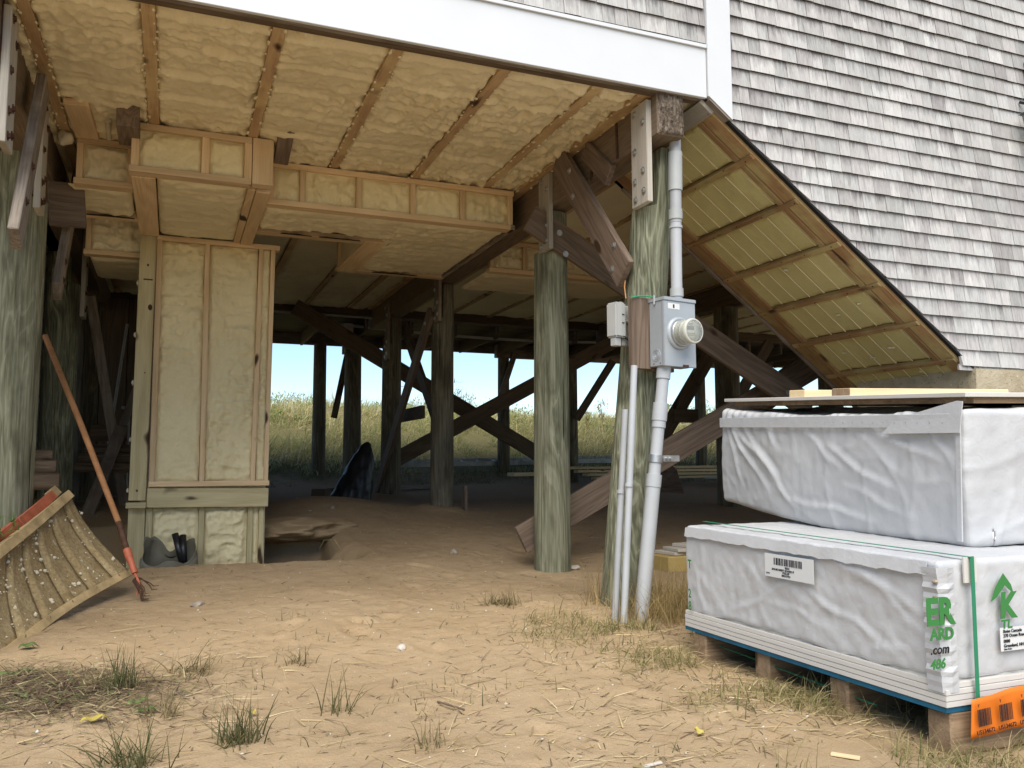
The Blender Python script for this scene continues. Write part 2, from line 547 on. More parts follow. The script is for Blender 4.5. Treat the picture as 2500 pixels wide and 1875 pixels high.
def sand_mat():
    n = NT('sandy_ground', .95, .1)
    tc = n.n('TexCoord')
    v = tc.outputs['Object']
    big = n.noise(v, 1.1, 4, .6)
    mid = n.noise(v, 7, 5, .65)
    fin = n.noise(v, 90, 4, .7)
    c = n.ramp(big, [(.3, (.325, .232, .132)), (.7, (.405, .298, .18))])
    c = n.mix(n.ramp(mid, [(.5, (0, 0, 0)), (.75, (.4, .4, .4))]), c, (.35, .235, .125))
    c = n.mix(n.ramp(fin, [(.28, (.4, .4, .4)), (.44, (0, 0, 0))]), c, (.28, .19, .105))
    c = n.mix(n.ramp(fin, [(.6, (0, 0, 0)), (.8, (.5, .5, .5))]), c, (.58, .46, .31))
    # damp dark earth under the floor and dune turf behind it
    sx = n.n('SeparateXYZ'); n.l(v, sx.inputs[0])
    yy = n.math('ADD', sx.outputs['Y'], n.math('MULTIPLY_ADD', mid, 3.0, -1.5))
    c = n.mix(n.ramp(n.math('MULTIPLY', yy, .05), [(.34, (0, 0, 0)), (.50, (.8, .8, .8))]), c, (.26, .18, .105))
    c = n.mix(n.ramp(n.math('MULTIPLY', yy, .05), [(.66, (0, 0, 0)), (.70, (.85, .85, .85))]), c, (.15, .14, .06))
    n.col(c)
    spk = n.noise(v, 48, 3, .75)
    c = n.mix(n.ramp(spk, [(.27, (.7, .7, .7)), (.34, (0, 0, 0))]), c, (.20, .135, .075))
    c = n.mix(n.ramp(n.noise(v, 65, 2, .6), [(.70, (0, 0, 0)), (.76, (.7, .7, .7))]), c, (.66, .55, .40))
    n.col(c)
    n.bump(n.math('ADD', n.math('MULTIPLY', n.noise(v, 30, 6, .75), 1.), n.math('MULTIPLY', fin, .6)), .55, .018)
    return n.m
M_SAND = sand_mat()
# ---------------------------------------------------------------- ground
YK = [-60, -2, 0, 2, 4.6, 5.9, 7.0, 8.7, 11.0, 13.0, 13.8, 14.4, 15.2, 16.2, 17.2, 19.0, 24.0, 60.0, 400.0]
ZK = [-1.9, -1.15, -1.05, -.925, -.872, -.83, -.72, -.53, -.44, -.34, -.16, .06, .42, .88, 1.06, 1.08, .9, .6, .5]

FOOT = []
_r = random.Random(21)
for k in range(70):
    FOOT.append((_r.uniform(-1.2, 3.2), 2.5 + 4.3 * _r.random() ** 1.2, _r.uniform(.6, 2.4), _r.uniform(.10, .15), _r.uniform(.006, .017)))

def smooth01(x):
    x = np.clip(x, 0, 1); return x * x * (3 - 2 * x)

def ground_np(X, Y, fine=True):
    X = np.asarray(X, float); Y = np.asarray(Y, float)
    z = np.interp(Y, YK, ZK)
    p = np.c_[X.ravel(), Y.ravel()]
    # dug-out pit at the foot of the utility chase, and the mound of spoil behind it
    wob = noise(p * 1.6, 3).reshape(X.shape)
    pit = smooth01((1.55 + .12 * wob - X) / .35) * smooth01((Y - 6.6) / .5) * smooth01((8.30 + .25 * wob - Y) / .22) * smooth01((X + 2.6) / .5)
    z = z * (1 - pit) + pit * (-.935)
    hole = smooth01((.42 - np.abs(X - .98 - .1 * wob)) / .10) * smooth01((Y - 7.42 - .05 * wob) / .05) * smooth01((8.1 - Y) / .12)
    z = np.where(hole > 0, z * (1 - hole) - 1.45 * hole, z)
    mound = np.exp(-(((X - 1.55) / .75) ** 2 + ((Y - 9.0) / .75) ** 2))
    z = z + mound * .16
    bank = smooth01((.3 - X) / .4) * np.exp(-((Y - 9.3) / .8) ** 2)
    z = z + bank * .12
    # dune crest rises and falls along its length
    dune = smooth01((Y - 14.5) / 2.0)
    z = z + dune * (.16 * noise(np.c_[X.ravel() * .35, Y.ravel() * .2], 11).reshape(X.shape) + .07 * noise(p * .9, 12).reshape(X.shape))
    if fine:
        near = np.exp(-np.maximum(Y - 9, 0) / 4)
        z = z + near * (.026 * fbm(p * 1.1, 2, 21).reshape(X.shape) + .010 * fbm(p * 9.0, 4, 31).reshape(X.shape))
        foot = billow(p * 4.2 + .3 * noise(p * 2, 5)[:, None], 2, 41).reshape(X.shape)
        z = z - .010 * near * np.clip(.30 - foot, 0, 1) * 2.2
        # old trodden dents in the loose sand
        for (fx, fy, fa, fl, fd) in FOOT:
            m_ = (np.abs(X - fx) < .3) & (np.abs(Y - fy) < .3)
            if not m_.any(): continue
            ux_, uy_ = (X[m_] - fx), (Y[m_] - fy)
            a_ = (ux_ * math.cos(fa) + uy_ * math.sin(fa)) / fl; b_ = (-ux_ * math.sin(fa) + uy_ * math.cos(fa)) / (fl * .42)
            q_ = np.hypot(a_, b_)
            z[m_] += -fd * np.exp(-q_ ** 4) + .35 * fd * np.exp(-((q_ - 1.35) / .3) ** 2)
        for (fx, fy) in ((2.545, 4.56), (2.69, 5.86), (2.69, 8.7), (-.955, 5.95), (-1., 8.65), (2.69, 11.0)):
            d_ = np.hypot(X - fx, Y - fy)
            z = z + (.035 + .02 * wob) * np.exp(-(np.maximum(d_ - .14, 0) / .13) ** 2)
        # ground a little lower beside the pallet
        z = z - .035 * smooth01((X - 2.05) / .35) * smooth01((Y - 1.6) / .4) * smooth01((3.9 - Y) / .3)
        crumb = np.clip(noise(p * 26.0, 51), .2, 1).reshape(X.shape) - .2 + .5 * noise(p * 41., 52).reshape(X.shape)
        z = z + .006 * near * crumb
    return z + EYE

def gz(x, y):
    return float(ground_np(np.array([[x]]), np.array([[y]]))[0, 0])

def axis_vals(lo, hi, a, b, step, grow):
    mid = list(np.arange(a, b, step)); s = step; v = a; left = []
    while v > lo:
        s = min(s * grow, 60); v -= s; left.append(v)
    s = step; v = mid[-1]; right = []
    while v < hi:
        s = min(s * grow, 60); v += s; right.append(v)
    return np.array(left[::-1] + mid + right)

gx = axis_vals(-420, 420, -1.7, 4.3, .018, 1.12)
gy = axis_vals(-60, 420, 2.3, 8.9, .018, 1.045)
GX, GY = np.meshgrid(gx, gy, indexing='ij')
GZ = ground_np(GX, GY)
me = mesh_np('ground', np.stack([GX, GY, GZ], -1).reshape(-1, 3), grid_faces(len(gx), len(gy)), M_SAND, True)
ground = tag(obj('ground', me), kind='structure')
ground['label'] = 'bare sandy ground running under the raised house to the dune'

# undercut lip of caked earth overhanging the dug hole
bm = bmesh.new()
for (cx_, cy_, cz_, a_, b_, c_) in ((.98, 8.14, -.615, .62, .46, .12),):
    q = bmesh.ops.create_icosphere(bm, subdivisions=5, radius=1)
    P = np.array([v.co[:] for v in q['verts']])
    k = 1 + .14 * noise(P * 2.1 + cx_ * 9, 5) + .08 * noise(P * 4.3, 6) + .04 * noise(P * 9.0, 8) + .015 * noise(P * 19.0, 9)
    for v, kk in zip(q['verts'], k): v.co = Vector((v.co.x * a_ * kk + cx_, v.co.y * b_ * kk + cy_, v.co.z * c_ * kk + cz_ + EYE))
o = finish(bm, 'earth_bank', M_SAND, None, Matrix.Identity(4), True); o['kind'] = 'structure'
o['label'] = 'caked earth bank overhanging the dug hole beside the utility chase'

# ---------------------------------------------------------------- dune grass, brush
def grass_tints(n, pal, jit=.25):
    pal = np.array(pal); c = pal[nrg.integers(0, len(pal), n)]
    return c * nrg.uniform(1 - jit, 1 + jit, (n, 1))

def rand_dirs(n, spread, lean=(0, 0)):
    a = nrg.uniform(0, 2 * np.pi, n); t = np.abs(nrg.normal(0, spread, n))
    d = np.c_[np.cos(a) * np.sin(t) + lean[0], np.sin(a) * np.sin(t) + lean[1], np.cos(t)]
    return d / np.linalg.norm(d, axis=1)[:, None]

def dune_grass():
    n = 52000
    Y = 13.6 + 5.2 * nrg.random(n) ** 1.15
    X = -3.5 + nrg.random(n) * (Y * .98 + 5.0)
    clump = noise(np.c_[X * 1.1, Y * 1.1], 61) + .5 * noise(np.c_[X * 3, Y * 3], 62)
    keep = clump > -.45
    X, Y, clump = X[keep], Y[keep], clump[keep]; n = len(X)
    Z = ground_np(X[:, None], Y[:, None], False)[:, 0]
    L = nrg.uniform(.18, .52, n) * (1 + .45 * clump) * np.interp(Y, [13.4, 14.6], [.55, 1.])
    d = rand_dirs(n, .42, (.12, -.1))
    pal = [(.62, .55, .28), (.70, .62, .36), (.50, .48, .22), (.42, .43, .17), (.76, .68, .45), (.34, .34, .13)]
    tint = grass_tints(n, pal)
    green = smooth01((noise(np.c_[X * .8, Y * .8], 65) - .0) / .3)[:, None]
    tint = tint * (1 - green * .5) + np.array([.36, .40, .15]) * green * .5 * nrg.uniform(.7, 1.3, (n, 1))
    V, F, C = blades(n, np.c_[X, Y, Z - .03], d, L, nrg.uniform(.008, .018, n), nrg.uniform(.3, 1.3, n), tint)
    o = obj('dune_grass', mesh_np('dune_grass', V, F, M_GRASS, False, C))
    tag(o, 'tall tangled green and straw coloured grass covering the dune behind the house', 'dune grass', kind='stuff')
    # leafy brush on the crest: clumps of small leaves
    n = 26000
    Y = nrg.uniform(15.6, 18.2, n); X = -3 + nrg.random(n) * (Y * .98 + 4.0)
    m2 = noise(np.c_[X * .9, Y * 1.2], 71)
    keep = m2 > .02
    X, Y, m2 = X[keep], Y[keep], m2[keep]; n = len(X)
    Z = ground_np(X[:, None], Y[:, None], False)[:, 0] + nrg.random(n) * (.12 + .62 * np.clip(m2, 0, .7))
    d = rand_dirs(n, 1.1)
    pal = [(.20, .30, .07), (.26, .34, .10), (.32, .35, .13), (.42, .30, .13), (.17, .25, .06)]
    V, F, C = blades(n, np.c_[X, Y, Z], d, nrg.uniform(.03, .08, n), nrg.uniform(.02, .038, n), nrg.uniform(0, .5, n), grass_tints(n, pal), 2)
    o = obj('dune_brush', mesh_np('dune_brush', V, F, M_GRASS, False, C))
    tag(o, 'low leafy green and russet brush along the crest of the dune', 'brush', kind='stuff')
    # darker trailing grass at the dune foot under the deck edge
    n = 9000
    Y = nrg.uniform(12.6, 14.2, n); X = -2 + nrg.random(n) * (Y * .95 + 2)
    keep = noise(np.c_[X * 2, Y * 2], 75) > -.15
    X, Y = X[keep], Y[keep]; n = len(X)
    Z = ground_np(X[:, None], Y[:, None], False)[:, 0]
    V, F, C = blades(n, np.c_[X, Y, Z - .02], rand_dirs(n, .8), nrg.uniform(.12, .4, n), nrg.uniform(.006, .012, n), nrg.uniform(.3, 1.0, n), grass_tints(n, [(.16, .16, .06), (.22, .2, .09), (.1, .12, .04)]))
    o = obj('shade_grass', mesh_np('shade_grass', V, F, M_GRASS, False, C))
    tag(o, 'thin shaded grass at the foot of the dune beside the ladder', 'grass', kind='stuff')
dune_grass()

def tall_weed(x, y, h, label, spread, pal, n=90, plume=True):
    t = thing('tall_weed', label, 'weed', (x, y, gz(x, y)), 'tall weeds standing up from the dune crest')
    bm = bmesh.new(); zb = gz(x, y)
    for k in range(4):
        a = rng.uniform(0, 6.28); top = Vector((x + math.cos(a) * spread * h, y + math.sin(a) * spread * h, zb + h * rng.uniform(.8, 1.05)))
        tube_bm(bm, [(x, y, zb - .03), ((x + top.x) / 2, (y + top.y) / 2, zb + h * .55), top], [.006, .005, .002], 5)
    finish(bm, 'stem', M_STRAW, t, loc=Vector((x, y, zb)))
    B = np.c_[nrg.normal(x, spread * h * .6, n), nrg.normal(y, spread * h * .6, n), zb + h * nrg.uniform(.35, 1.02, n)]
    V, F, C = blades(n, B, rand_dirs(n, .9), nrg.uniform(.05, .13, n), nrg.uniform(.012, .03, n), nrg.uniform(.1, .7, n), grass_tints(n, pal), 2)
    V = V - np.array([x, y, zb])
    obj('leaves', mesh_np('leaves', V, F, M_GRASS, False, C), t, Matrix.Translation((x, y, zb)))['kind'] = 'stuff'
M_STRAW = plain('straw_stem', (.30, .24, .11), .8, .1, nz=.2)
def weeds():
    gold = [(.30, .27, .10), (.36, .26, .10), (.22, .24, .08)]
    rust = [(.34, .20, .08), (.30, .16, .07), (.26, .24, .09)]
    spots = [(843, 880, .62, 'rust tinted weed showing between the second and third far pilings', rust),
             (985, 850, .62, 'feathery pale weed to the right of the tall dark centre piling', gold),
             (1010, 865, .42, 'shorter golden weed beside the feathery weed by the centre piling', gold),
             (1300, 868, .36, 'small golden weed left of the leaning meter piling', gold),
             (1520, 880, .45, 'bushy rust weed under the meter side diagonal brace', rust),
             (1270, 960, .50, 'pale seed headed weed right of the split green piling', gold)]
    for x, y, h, lab, pal in spots:
        p = AY(x, y, 15.6)
        tall_weed(p.x, p.y, h + max(0, p.z - gz(p.x, p.y)) * .5, lab, .16, pal)
weeds()

# ---------------------------------------------------------------- house shell
FY = 4.1                                  # plane of the shingled front
zSB = EYE + 2.194                         # underside of the skirt board
zST = EYE + 2.503
XC = 2.936; XC2 = 3.108                   # corner board
SL = -.734                                # slope of the stair underside (dz/dx)
def zdiag(x): return zSB + SL * (x - XC)
house = thing('house', 'weathered grey shingled beach house raised on pilings with white trim and foam sprayed underside', 'house', (1.0, FY, EYE - .9))

def panel_box(name, lo, hi, mat, parent, bev=0.0):
    bm = bmesh.new()
    lo = Vector(lo); hi = Vector(hi)
    bx(bm, (lo + hi) / 2, hi - lo)
    if bev: bmesh.ops.bevel(bm, geom=bm.edges[:], offset=bev, segments=2, affect='EDGES')
    return finish(bm, name, mat, parent)

panel_box('skirt_board', (-4.0, FY - .002, zSB), (XC - .004, FY + .022, zST), M_WHITE, house, .002)
bm = bmesh.new()
prism(bm, [(-4.0, FY - .016, zST + .001), (-4.0, FY + .02, zST + .001), (-4.0, FY + .02, zST + .034), (-4.0, FY - .016, zST + .022)], (XC - .006 + 4.0, 0, 0))
finish(bm, 'drip_cap', M_WHITE, house)
# lower lip of the skirt, and the dark rim joist behind it
panel_box('soffit_strip', (-4.0, FY + .0225, zSB - .004), (XC - .02, FY + .05, zSB + .2), M_GREYW, house)
panel_box('rim_board', (-4.0, FY + .052, zSB - .006), (XC - .02, FY + .095, zSB + .28), M_RIM, house)
# corner board cut to the line of the stair underside
bm = bmesh.new()
prism(bm, [(XC, FY - .014, zdiag(XC) + .012), (XC2, FY - .014, zdiag(XC2) + .012), (XC2, FY - .014, EYE + 3.7), (XC, FY - .014, EYE + 3.7)], (0, .034, 0))
finish(bm, 'corner_board', M_WHITE, house)
# solid wall behind the shingles
bm = bmesh.new()
prism(bm, [(-4.0, FY + .026, zST), (XC, FY + .026, zST), (XC, FY + .026, zdiag(XC)), (5.06, FY + .026, zdiag(5.06)), (9.0, FY + .026, zdiag(5.06)), (9.0, FY + .026, EYE + 3.7), (-4.0, FY + .026, EYE + 3.7)], (0, .10, 0))
finish(bm, 'wall', M_SHEATH, house)
panel_box('upper_storey', (-4.0, FY + .14, EYE + 2.56), (9.0, 7.0, EYE + 3.7), M_SHEATH, house)

def clip_half(poly, f):
    out = []
    for i in range(len(poly)):
        a, b = poly[i], poly[(i + 1) % len(poly)]
        fa, fb = f(a), f(b)
        if fa >= 0: out.append(a)
        if fa * fb < 0:
            t = fa / (fa - fb); out.append((a[0] + (b[0] - a[0]) * t, a[1] + (b[1] - a[1]) * t))
    return out

EXPO = .0272 * FY
def shingles():
    # lowest course line seen at the right ends 0.066*FY ... above the stair foot
    zrow0 = EYE + .154 * FY + .012
    rows = 31
    items = []
    for r in range(-1, rows):
        zb = zrow0 + r * EXPO
        for (x0, x1, zmin) in ((-4.0, XC - .003, zST + .036), (XC2 + .003, 6.3, None)):
            if zmin is not None and zb + EXPO < zmin: continue
            x = x0 - rng.uniform(0, .1)
            while x < x1:
                w = rng.choice((.082, .095, .105, .115, .125, .135, .15, .17, .20)) * rng.uniform(.93, 1.07)
                a, b = max(x, x0), min(x + w - rng.uniform(.0015, .0045), x1)
                x += w
                if b - a < .02: continue
                jb = rng.uniform(-.0014, .0014)
                poly = [(a, zb + jb), (b, zb + jb + rng.uniform(-.0015, .0015)), (b, zb + EXPO + .012), (a, zb + EXPO + .012)]
                if zmin is not None:
                    poly = clip_half(poly, lambda p: p[1] - zmin)
                else:
                    poly = clip_half(poly, lambda p: p[1] - (zdiag(p[0]) + .016) if p[0] < 5.09 else 1)
                    if r == -1: poly = clip_half(poly, lambda p: p[1] - (zrow0 - .03))
                if len(poly) < 3: continue
                if max(p[1] for p in poly) - min(p[1] for p in poly) < .012: continue
                items.append((poly, zb, jb))
    def visible(poly):
        c = Vector((sum(p[0] for p in poly) / len(poly), FY, sum(p[1] for p in poly) / len(poly))) - Vector((0, 0, EYE))
        d = c.dot(_fw)
        px = 1250 + FPX * c.dot(_r2) / d; py = 937.5 - FPX * c.dot(_u2) / d
        return -20 < px < 2520 and -20 < py < 1000, d
    vis = []
    rest = []
    for it in items:
        v, d = visible(it[0]); (vis if v else rest).append((d, it))
    vis.sort(key=lambda q: q[0])
    rest += vis[300:]; vis = vis[:300]
    def add(bm, it):
        poly, zb, jb = it
        zt = zb + EXPO
        def yf(z): return FY - .001 + .0155 * max(0, min(1, (z - zb) / EXPO)) + off
        off = rng.uniform(-.0018, .0018)
        a = [bm.verts.new((p[0], yf(p[1]), p[1])) for p in poly]
        b = [bm.verts.new((p[0], FY + .0245, p[1])) for p in poly]
        bm.faces.new(a); bm.faces.new(b[::-1])
        k = len(poly)
        for i in range(k):
            f = bm.faces.new((a[(i + 1) % k], a[i], b[i], b[(i + 1) % k]))
            if max(poly[i][1], poly[(i + 1) % k][1]) < zb + .02: f.material_index = 1   # weathered butt ends, darkened to paint the shade under each course
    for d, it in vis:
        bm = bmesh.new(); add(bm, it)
        finish(bm, 'shingle', [M_SHINGLE, M_BUTT_SHADE], house)
    # those past the limit: one part, still separate pieces of geometry, coloured by piece
    bm = bmesh.new()
    for d, it in rest: add(bm, it)
    o = finish(bm, 'shingles', [M_SHINGLE2, M_BUTT_SHADE], house); o['kind'] = 'stuff'

def shingle_mat2():
    n = NT('cedar_shingle_mass', .85, .15)
    ge = n.n('NewGeometry'); rnd = ge.outputs['Random Per Island']
    st = n.noise(n.coord((38, 38, 2.6)), 1., 4, .65, .4)
    gr = n.noise(n.coord((140, 140, 5)), 1., 3, .6)
    c = n.ramp(st, [(.22, (.22, .213, .21)), (.45, (.39, .382, .373)), (.7, (.49, .48, .462))])
    c = n.mix(.35, c, n.ramp(gr, [(.3, (.27, .258, .247)), (.7, (.54, .525, .495))]))
    warm = n.ramp(rnd, [(0., (.95, .96, .94)), (.35, (1., 1., .995)), (.7, (1.0, .98, .965)), (1., (.86, .83, .83))])
    c = n.mix(1., c, warm, 'MULTIPLY')
    hs = n.n('HueSaturation'); n.l(c, hs.inputs['Color'])
    n.l(n.math('MULTIPLY_ADD', n.math('FRACT', n.math('MULTIPLY', rnd, 17.3)), .42, .76), hs.inputs['Value'])
    n.col(hs.outputs[0]); n.bump(gr, .35, .003)
    return n.m
M_SHINGLE2 = shingle_mat2()
M_BUTT_SHADE = plain('shingle_butt_shade', (.075, .065, .058), .9, .1, nz=.3, nscale=30)  # shadow line below each course put into the butt colour
shingles()
# ---------------------------------------------------------------- floor underside: spray foam between strapping
zJ = EYE + 2.215                          # underside of joists
BX = [-.735, -.185, .43, 1.045, 1.665, 2.26]   # strapping centre lines
def foam_sheet(name, org, u, v, n, Lu, Lv, step, amp, mat, parent, seed, ridge=None, scale=15., edge=.03, sag=.0, rag=.012, holes=None):
    """lumpy sprayed foam sheet: org corner, u/v unit axes, n outward normal"""
    u = Vector(u); v = Vector(v); n = Vector(n)
    nu = max(3, int(Lu / step) + 1); nv = max(3, int(Lv / step) + 1)
    U, Vv = np.meshgrid(np.linspace(0, Lu, nu), np.linspace(0, Lv, nv), indexing='ij')
    p = np.c_[U.ravel(), Vv.ravel()] + seed * 7.7
    warp = np.c_[noise(p * scale * .35, seed), noise(p * scale * .35, seed + 1)] * .035
    rough = smooth01(.5 + 1.3 * noise(p * 2.3, seed + 6))
    h = amp * (1.35 * (1 - billow((p + warp) * scale * .75, 3, seed + 2) * 2.4) + .45 * fbm(p * scale * 1.9, 2, seed + 4)) * (.42 + .58 * rough)
    h = h + .013 * fbm(p * 2.4, 2, seed + 5)
    if ridge is not None:
        per, ph, ra = ridge
        t = ((Vv.ravel() + ph + .012 * noise(p * 3, seed + 8)) / per) % 1.0
        h = h + ra * (np.exp(-((t - .5) / .045) ** 2) + .55 * np.exp(-((t - .43) / .05) ** 2))
        h = h + sag * np.sin(np.pi * ((t - .5) % 1.0))
    du = np.minimum(U, Lu - U).ravel(); dv = np.minimum(Vv, Lv - Vv).ravel()
    dd = np.minimum(du, dv) + rag * noise(p * 22, seed + 9)
    e = smooth01(dd / edge)
    h = h * e - (1 - e) * .013
    P = np.array(org)[None] + U.ravel()[:, None] * np.array(u) + Vv.ravel()[:, None] * np.array(v) + h[:, None] * np.array(n)
    F = grid_faces(nu, nv)
    if u.cross(v).dot(n) < 0: F = F[:, ::-1]
    loc = Vector(org)
    me = mesh_np(name, P - np.array(loc), F, mat, True)
    return obj(name, me, parent, Matrix.Translation(loc))

edges = [-.98] + BX + [2.55]
Y0 = FY + .09
for i in range(len(edges) - 1):
    x0 = edges[i] + (.014 if i else 0); x1 = edges[i + 1] - (.014 if i < len(BX) else 0)
    foam_sheet('ceiling_foam', (x0, Y0, zJ + .006), (1, 0, 0), (0, 1, 0), (0, 0, -1), x1 - x0, 2.16, .0125, .026, M_FOAM, house, 100 + i, (.335, .05 + .0 * i, .026), 15., .035, .012)
    foam_sheet('ceiling_foam', (x0, Y0 + 2.16, zJ + .006), (1, 0, 0), (0, 1, 0), (0, 0, -1), x1 - x0, 11.9 - Y0 - 2.16, .04, .014, M_FOAM, house, 120 + i, (.335, .05, .022), 12., .05, .012)
board('strapping', (2.565, Y0 - .03, zJ - .008), (2.565, 11.8, zJ - .008), .085, .03, (1, 0, 0), M_BATTEN, house, .002)
for i, x in enumerate(BX + [2.565]):
    bm = bmesh.new()
    for k in range(70):
        r = rng.uniform(.004, .012)
        q = bmesh.ops.create_icosphere(bm, subdivisions=1, radius=r)
        c = Vector((x + rng.choice((-1, 1)) * rng.gauss(.033, .006), Y0 + rng.random() * 2.1, zJ - .022 + rng.uniform(-.002, .006)))
        sx = rng.uniform(.8, 2.6)
        for v in q['verts']: v.co = Vector((v.co.x, v.co.y * sx, v.co.z * .7)) + c
    finish(bm, 'overspray', M_FOAM, house, smooth=True)['kind'] = 'stuff'
for i, x in enumerate(BX):
    wob = rng.uniform(-.006, .006)
    board('strapping', (x + wob, Y0 - .04, zJ - .012), (x - wob, 11.8, zJ - .012), .064, .022, (1, 0, 0), M_BATTEN, house, .002)
# rest of the floor, to the right of the main beam
foam_sheet('ceiling_foam', (2.86, Y0, zJ), (1, 0, 0), (0, 1, 0), (0, 0, -1), 10.0, 7.6, .06, .01, M_FOAM, house, 140, (.335, .05, .022), 10., .05, .012)
for k in range(15):
    x = 3.15 + k * .615
    board('strapping', (x, FY + 1.4, zJ - .016), (x, 11.8, zJ - .016), .064, .022, (1, 0, 0), M_BATTEN, house, .002)
panel_box('subfloor', (-4.0, FY + .2, zJ + .05), (13.0, 11.95, zJ + .12), M_DARKW, house)
panel_box('rear_rim', (-4.0, 11.92, zJ - .1), (13.0, 11.97, zJ + .3), M_RIM, house)
# left bay beyond the left hand beam is boarded dark
panel_box('subfloor', (-4.0, FY + .2, zJ + .0), (-1.0, 11.9, zJ + .049), M_DARKW, house)
# ---------------------------------------------------------------- pilings
def E(x, y, z): return Vector((x, y, z + EYE))

def piling(label, base, top, r0, r1, mat, notch=None, sink=.25, group='round pilings under the house', seed=0, rows=46, name='piling'):
    """base (x,y); top (x,y,zrel); notch (angle direction sign along x, remaining offset, zrel)"""
    zb = gz(*base) - sink
    b = Vector((base[0], base[1], zb)); t = Vector((top[0], top[1], top[2] + EYE))
    th = thing(name, label, 'piling', (base[0], base[1], zb + sink), group)
    seg = 44; H = t.z - b.z
    zs = list(np.linspace(0, H, rows))
    if notch:
        zn = notch[2] + EYE - b.z
        zs = [z for z in zs if abs(z - zn) > .02] + [zn - .006, zn + .006]; zs.sort()
    zs = np.array(zs)
    ang = np.linspace(0, 2 * np.pi, seg, endpoint=False)
    A, Z = np.meshgrid(ang, zs)
    r = r0 + (r1 - r0) * Z / H
    p = np.c_[np.cos(A).ravel() * .9, np.sin(A).ravel() * .9, Z.ravel() * .35] + seed * 3.1
    r = r * (1 + .035 * noise(p * 1.2, 3 + seed).reshape(A.shape) + .02 * noise(np.c_[np.cos(A).ravel() * 5, np.sin(A).ravel() * 5, Z.ravel() * .5], 9 + seed).reshape(A.shape))
    x = r * np.cos(A); y = r * np.sin(A)
    if notch:
        sgn, off, _ = notch
        up = Z > zn
        if sgn < 0: x = np.where(up, np.maximum(x, off), x)
        else: x = np.where(up, np.minimum(x, off), x)
    cx = (t.x - b.x) * Z / H; cy = (t.y - b.y) * Z / H
    # gentle sweep of a natural trunk
    V = np.stack([x + cx, y + cy, Z], -1).reshape(-1, 3)
    nr = len(zs)
    idx = np.arange(nr * seg).reshape(nr, seg); nx = np.roll(idx, -1, 1)
    F = np.stack([idx[:-1], nx[:-1], nx[1:], idx[1:]], -1).reshape(-1, 4)
    # cap
    cc = len(V); V = np.r_[V, [[t.x - b.x, t.y - b.y, H]]]
    F = np.r_[F, np.stack([idx[-1, :], nx[-1, :], np.full(seg, cc), np.full(seg, cc)], -1)[:, :4]]
    bm = bmesh.new()
    vs = [bm.verts.new(v) for v in V]
    for f in F:
        f = list(dict.fromkeys(int(i) for i in f)); bm.faces.new([vs[i] for i in f])
    bm.normal_update()
    o = finish(bm, 'post', mat, th, Matrix.Translation(b))
    for q in o.data.polygons: q.use_smooth = True
    md = o.data
    try: md.set_sharp_from_angle(angle=R(40))
    except Exception: pass
    return th

def cleat(th, x, yc, z0, z1, side, w=.19, mat=None, nb=5):
    """bolted strap board holding the beam to a notched piling; side -1 faces left, +1 right"""
    cl = board('cleat', E(x, yc, z0), E(x, yc, z1), w, .036, (0, 1, 0), mat or M_CLEAT, th, .003)
    pts = [(.05, .93), (-.05, .80), (.05, .55), (-.045, .32), (.05, .25), (-.05, .12), (.045, .07)][:nb + 2]
    for (dy, t) in pts:
        bolt('bolt', E(x + side * .018, yc + dy * side * -1, z0 + (z1 - z0) * t), (side, 0, 0), M_GALV if side < 0 else M_RUST, cl)

zB = 1.932
# right hand row, from the front
p1 = piling('leaning green piling carrying the electric meter at the corner under the white skirt', (2.545, 4.56), (2.765, 4.42, zB), .142, .122, M_PILE_SW, (-1, -.035, 1.57), seed=1)
cleat(p1, 2.59, 4.30, 1.545, 2.175, -1, .185)
p2 = piling('stout green piling standing on the sand left of the meter piling', (2.69, 5.86), (2.69, 5.86, zB), .140, .128, M_PILE, (-1, -.03, 1.62), seed=2)
cleat(p2, 2.59, 5.72, 1.60, 2.19, -1, .19)
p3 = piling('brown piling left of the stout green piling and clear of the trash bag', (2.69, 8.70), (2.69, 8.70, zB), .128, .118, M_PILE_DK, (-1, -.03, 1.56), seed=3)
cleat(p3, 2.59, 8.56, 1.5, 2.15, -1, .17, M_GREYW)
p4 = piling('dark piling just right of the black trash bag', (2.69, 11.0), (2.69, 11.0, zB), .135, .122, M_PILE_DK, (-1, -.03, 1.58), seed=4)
cleat(p4, 2.59, 10.86, 1.35, 2.1, -1, .17, M_GREYW)
p5 = piling('dark piling just left of the black trash bag', (2.60, 13.2), (2.60, 13.2, 1.8), .145, .13, M_PILE_DK, seed=5)
# left hand row
piling('pale green piling at the left frame edge nearest the viewer', (-.985, 4.55), (-.985, 4.55, zB), .150, .135, M_PILE, (1, .06, 1.59), seed=6)
l1 = piling('thick mottled green piling behind the ribbed scoop at the left', (-.955, 5.95), (-.94, 5.95, zB), .155, .145, M_PILE, (1, .03, 1.66), seed=7)
l2 = piling('swirly grained green piling behind the rake handle', (-1.00, 8.65), (-1.00, 8.65, zB), .150, .138, M_PILE_SW, (1, .05, 1.66), seed=8)
for th, yc, z0 in ((None, 4.50, 1.50), (l1, 5.60, 1.50), (l2, 8.35, 1.30)):
    if th is None: th = bpy.data.objects['piling.005']
    cleat(th, -.795, yc, z0, 2.17, 1, .19)
# second row to the right, in the dark behind the stairs
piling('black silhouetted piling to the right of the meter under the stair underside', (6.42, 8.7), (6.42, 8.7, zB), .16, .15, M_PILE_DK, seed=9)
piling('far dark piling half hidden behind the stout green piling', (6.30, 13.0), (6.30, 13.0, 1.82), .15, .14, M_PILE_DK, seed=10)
piling('dark piling end glimpsed at the foot of the stair underside', (7.05, 7.6), (7.05, 7.6, 1.9), .14, .13, M_PILE_DK, seed=15)
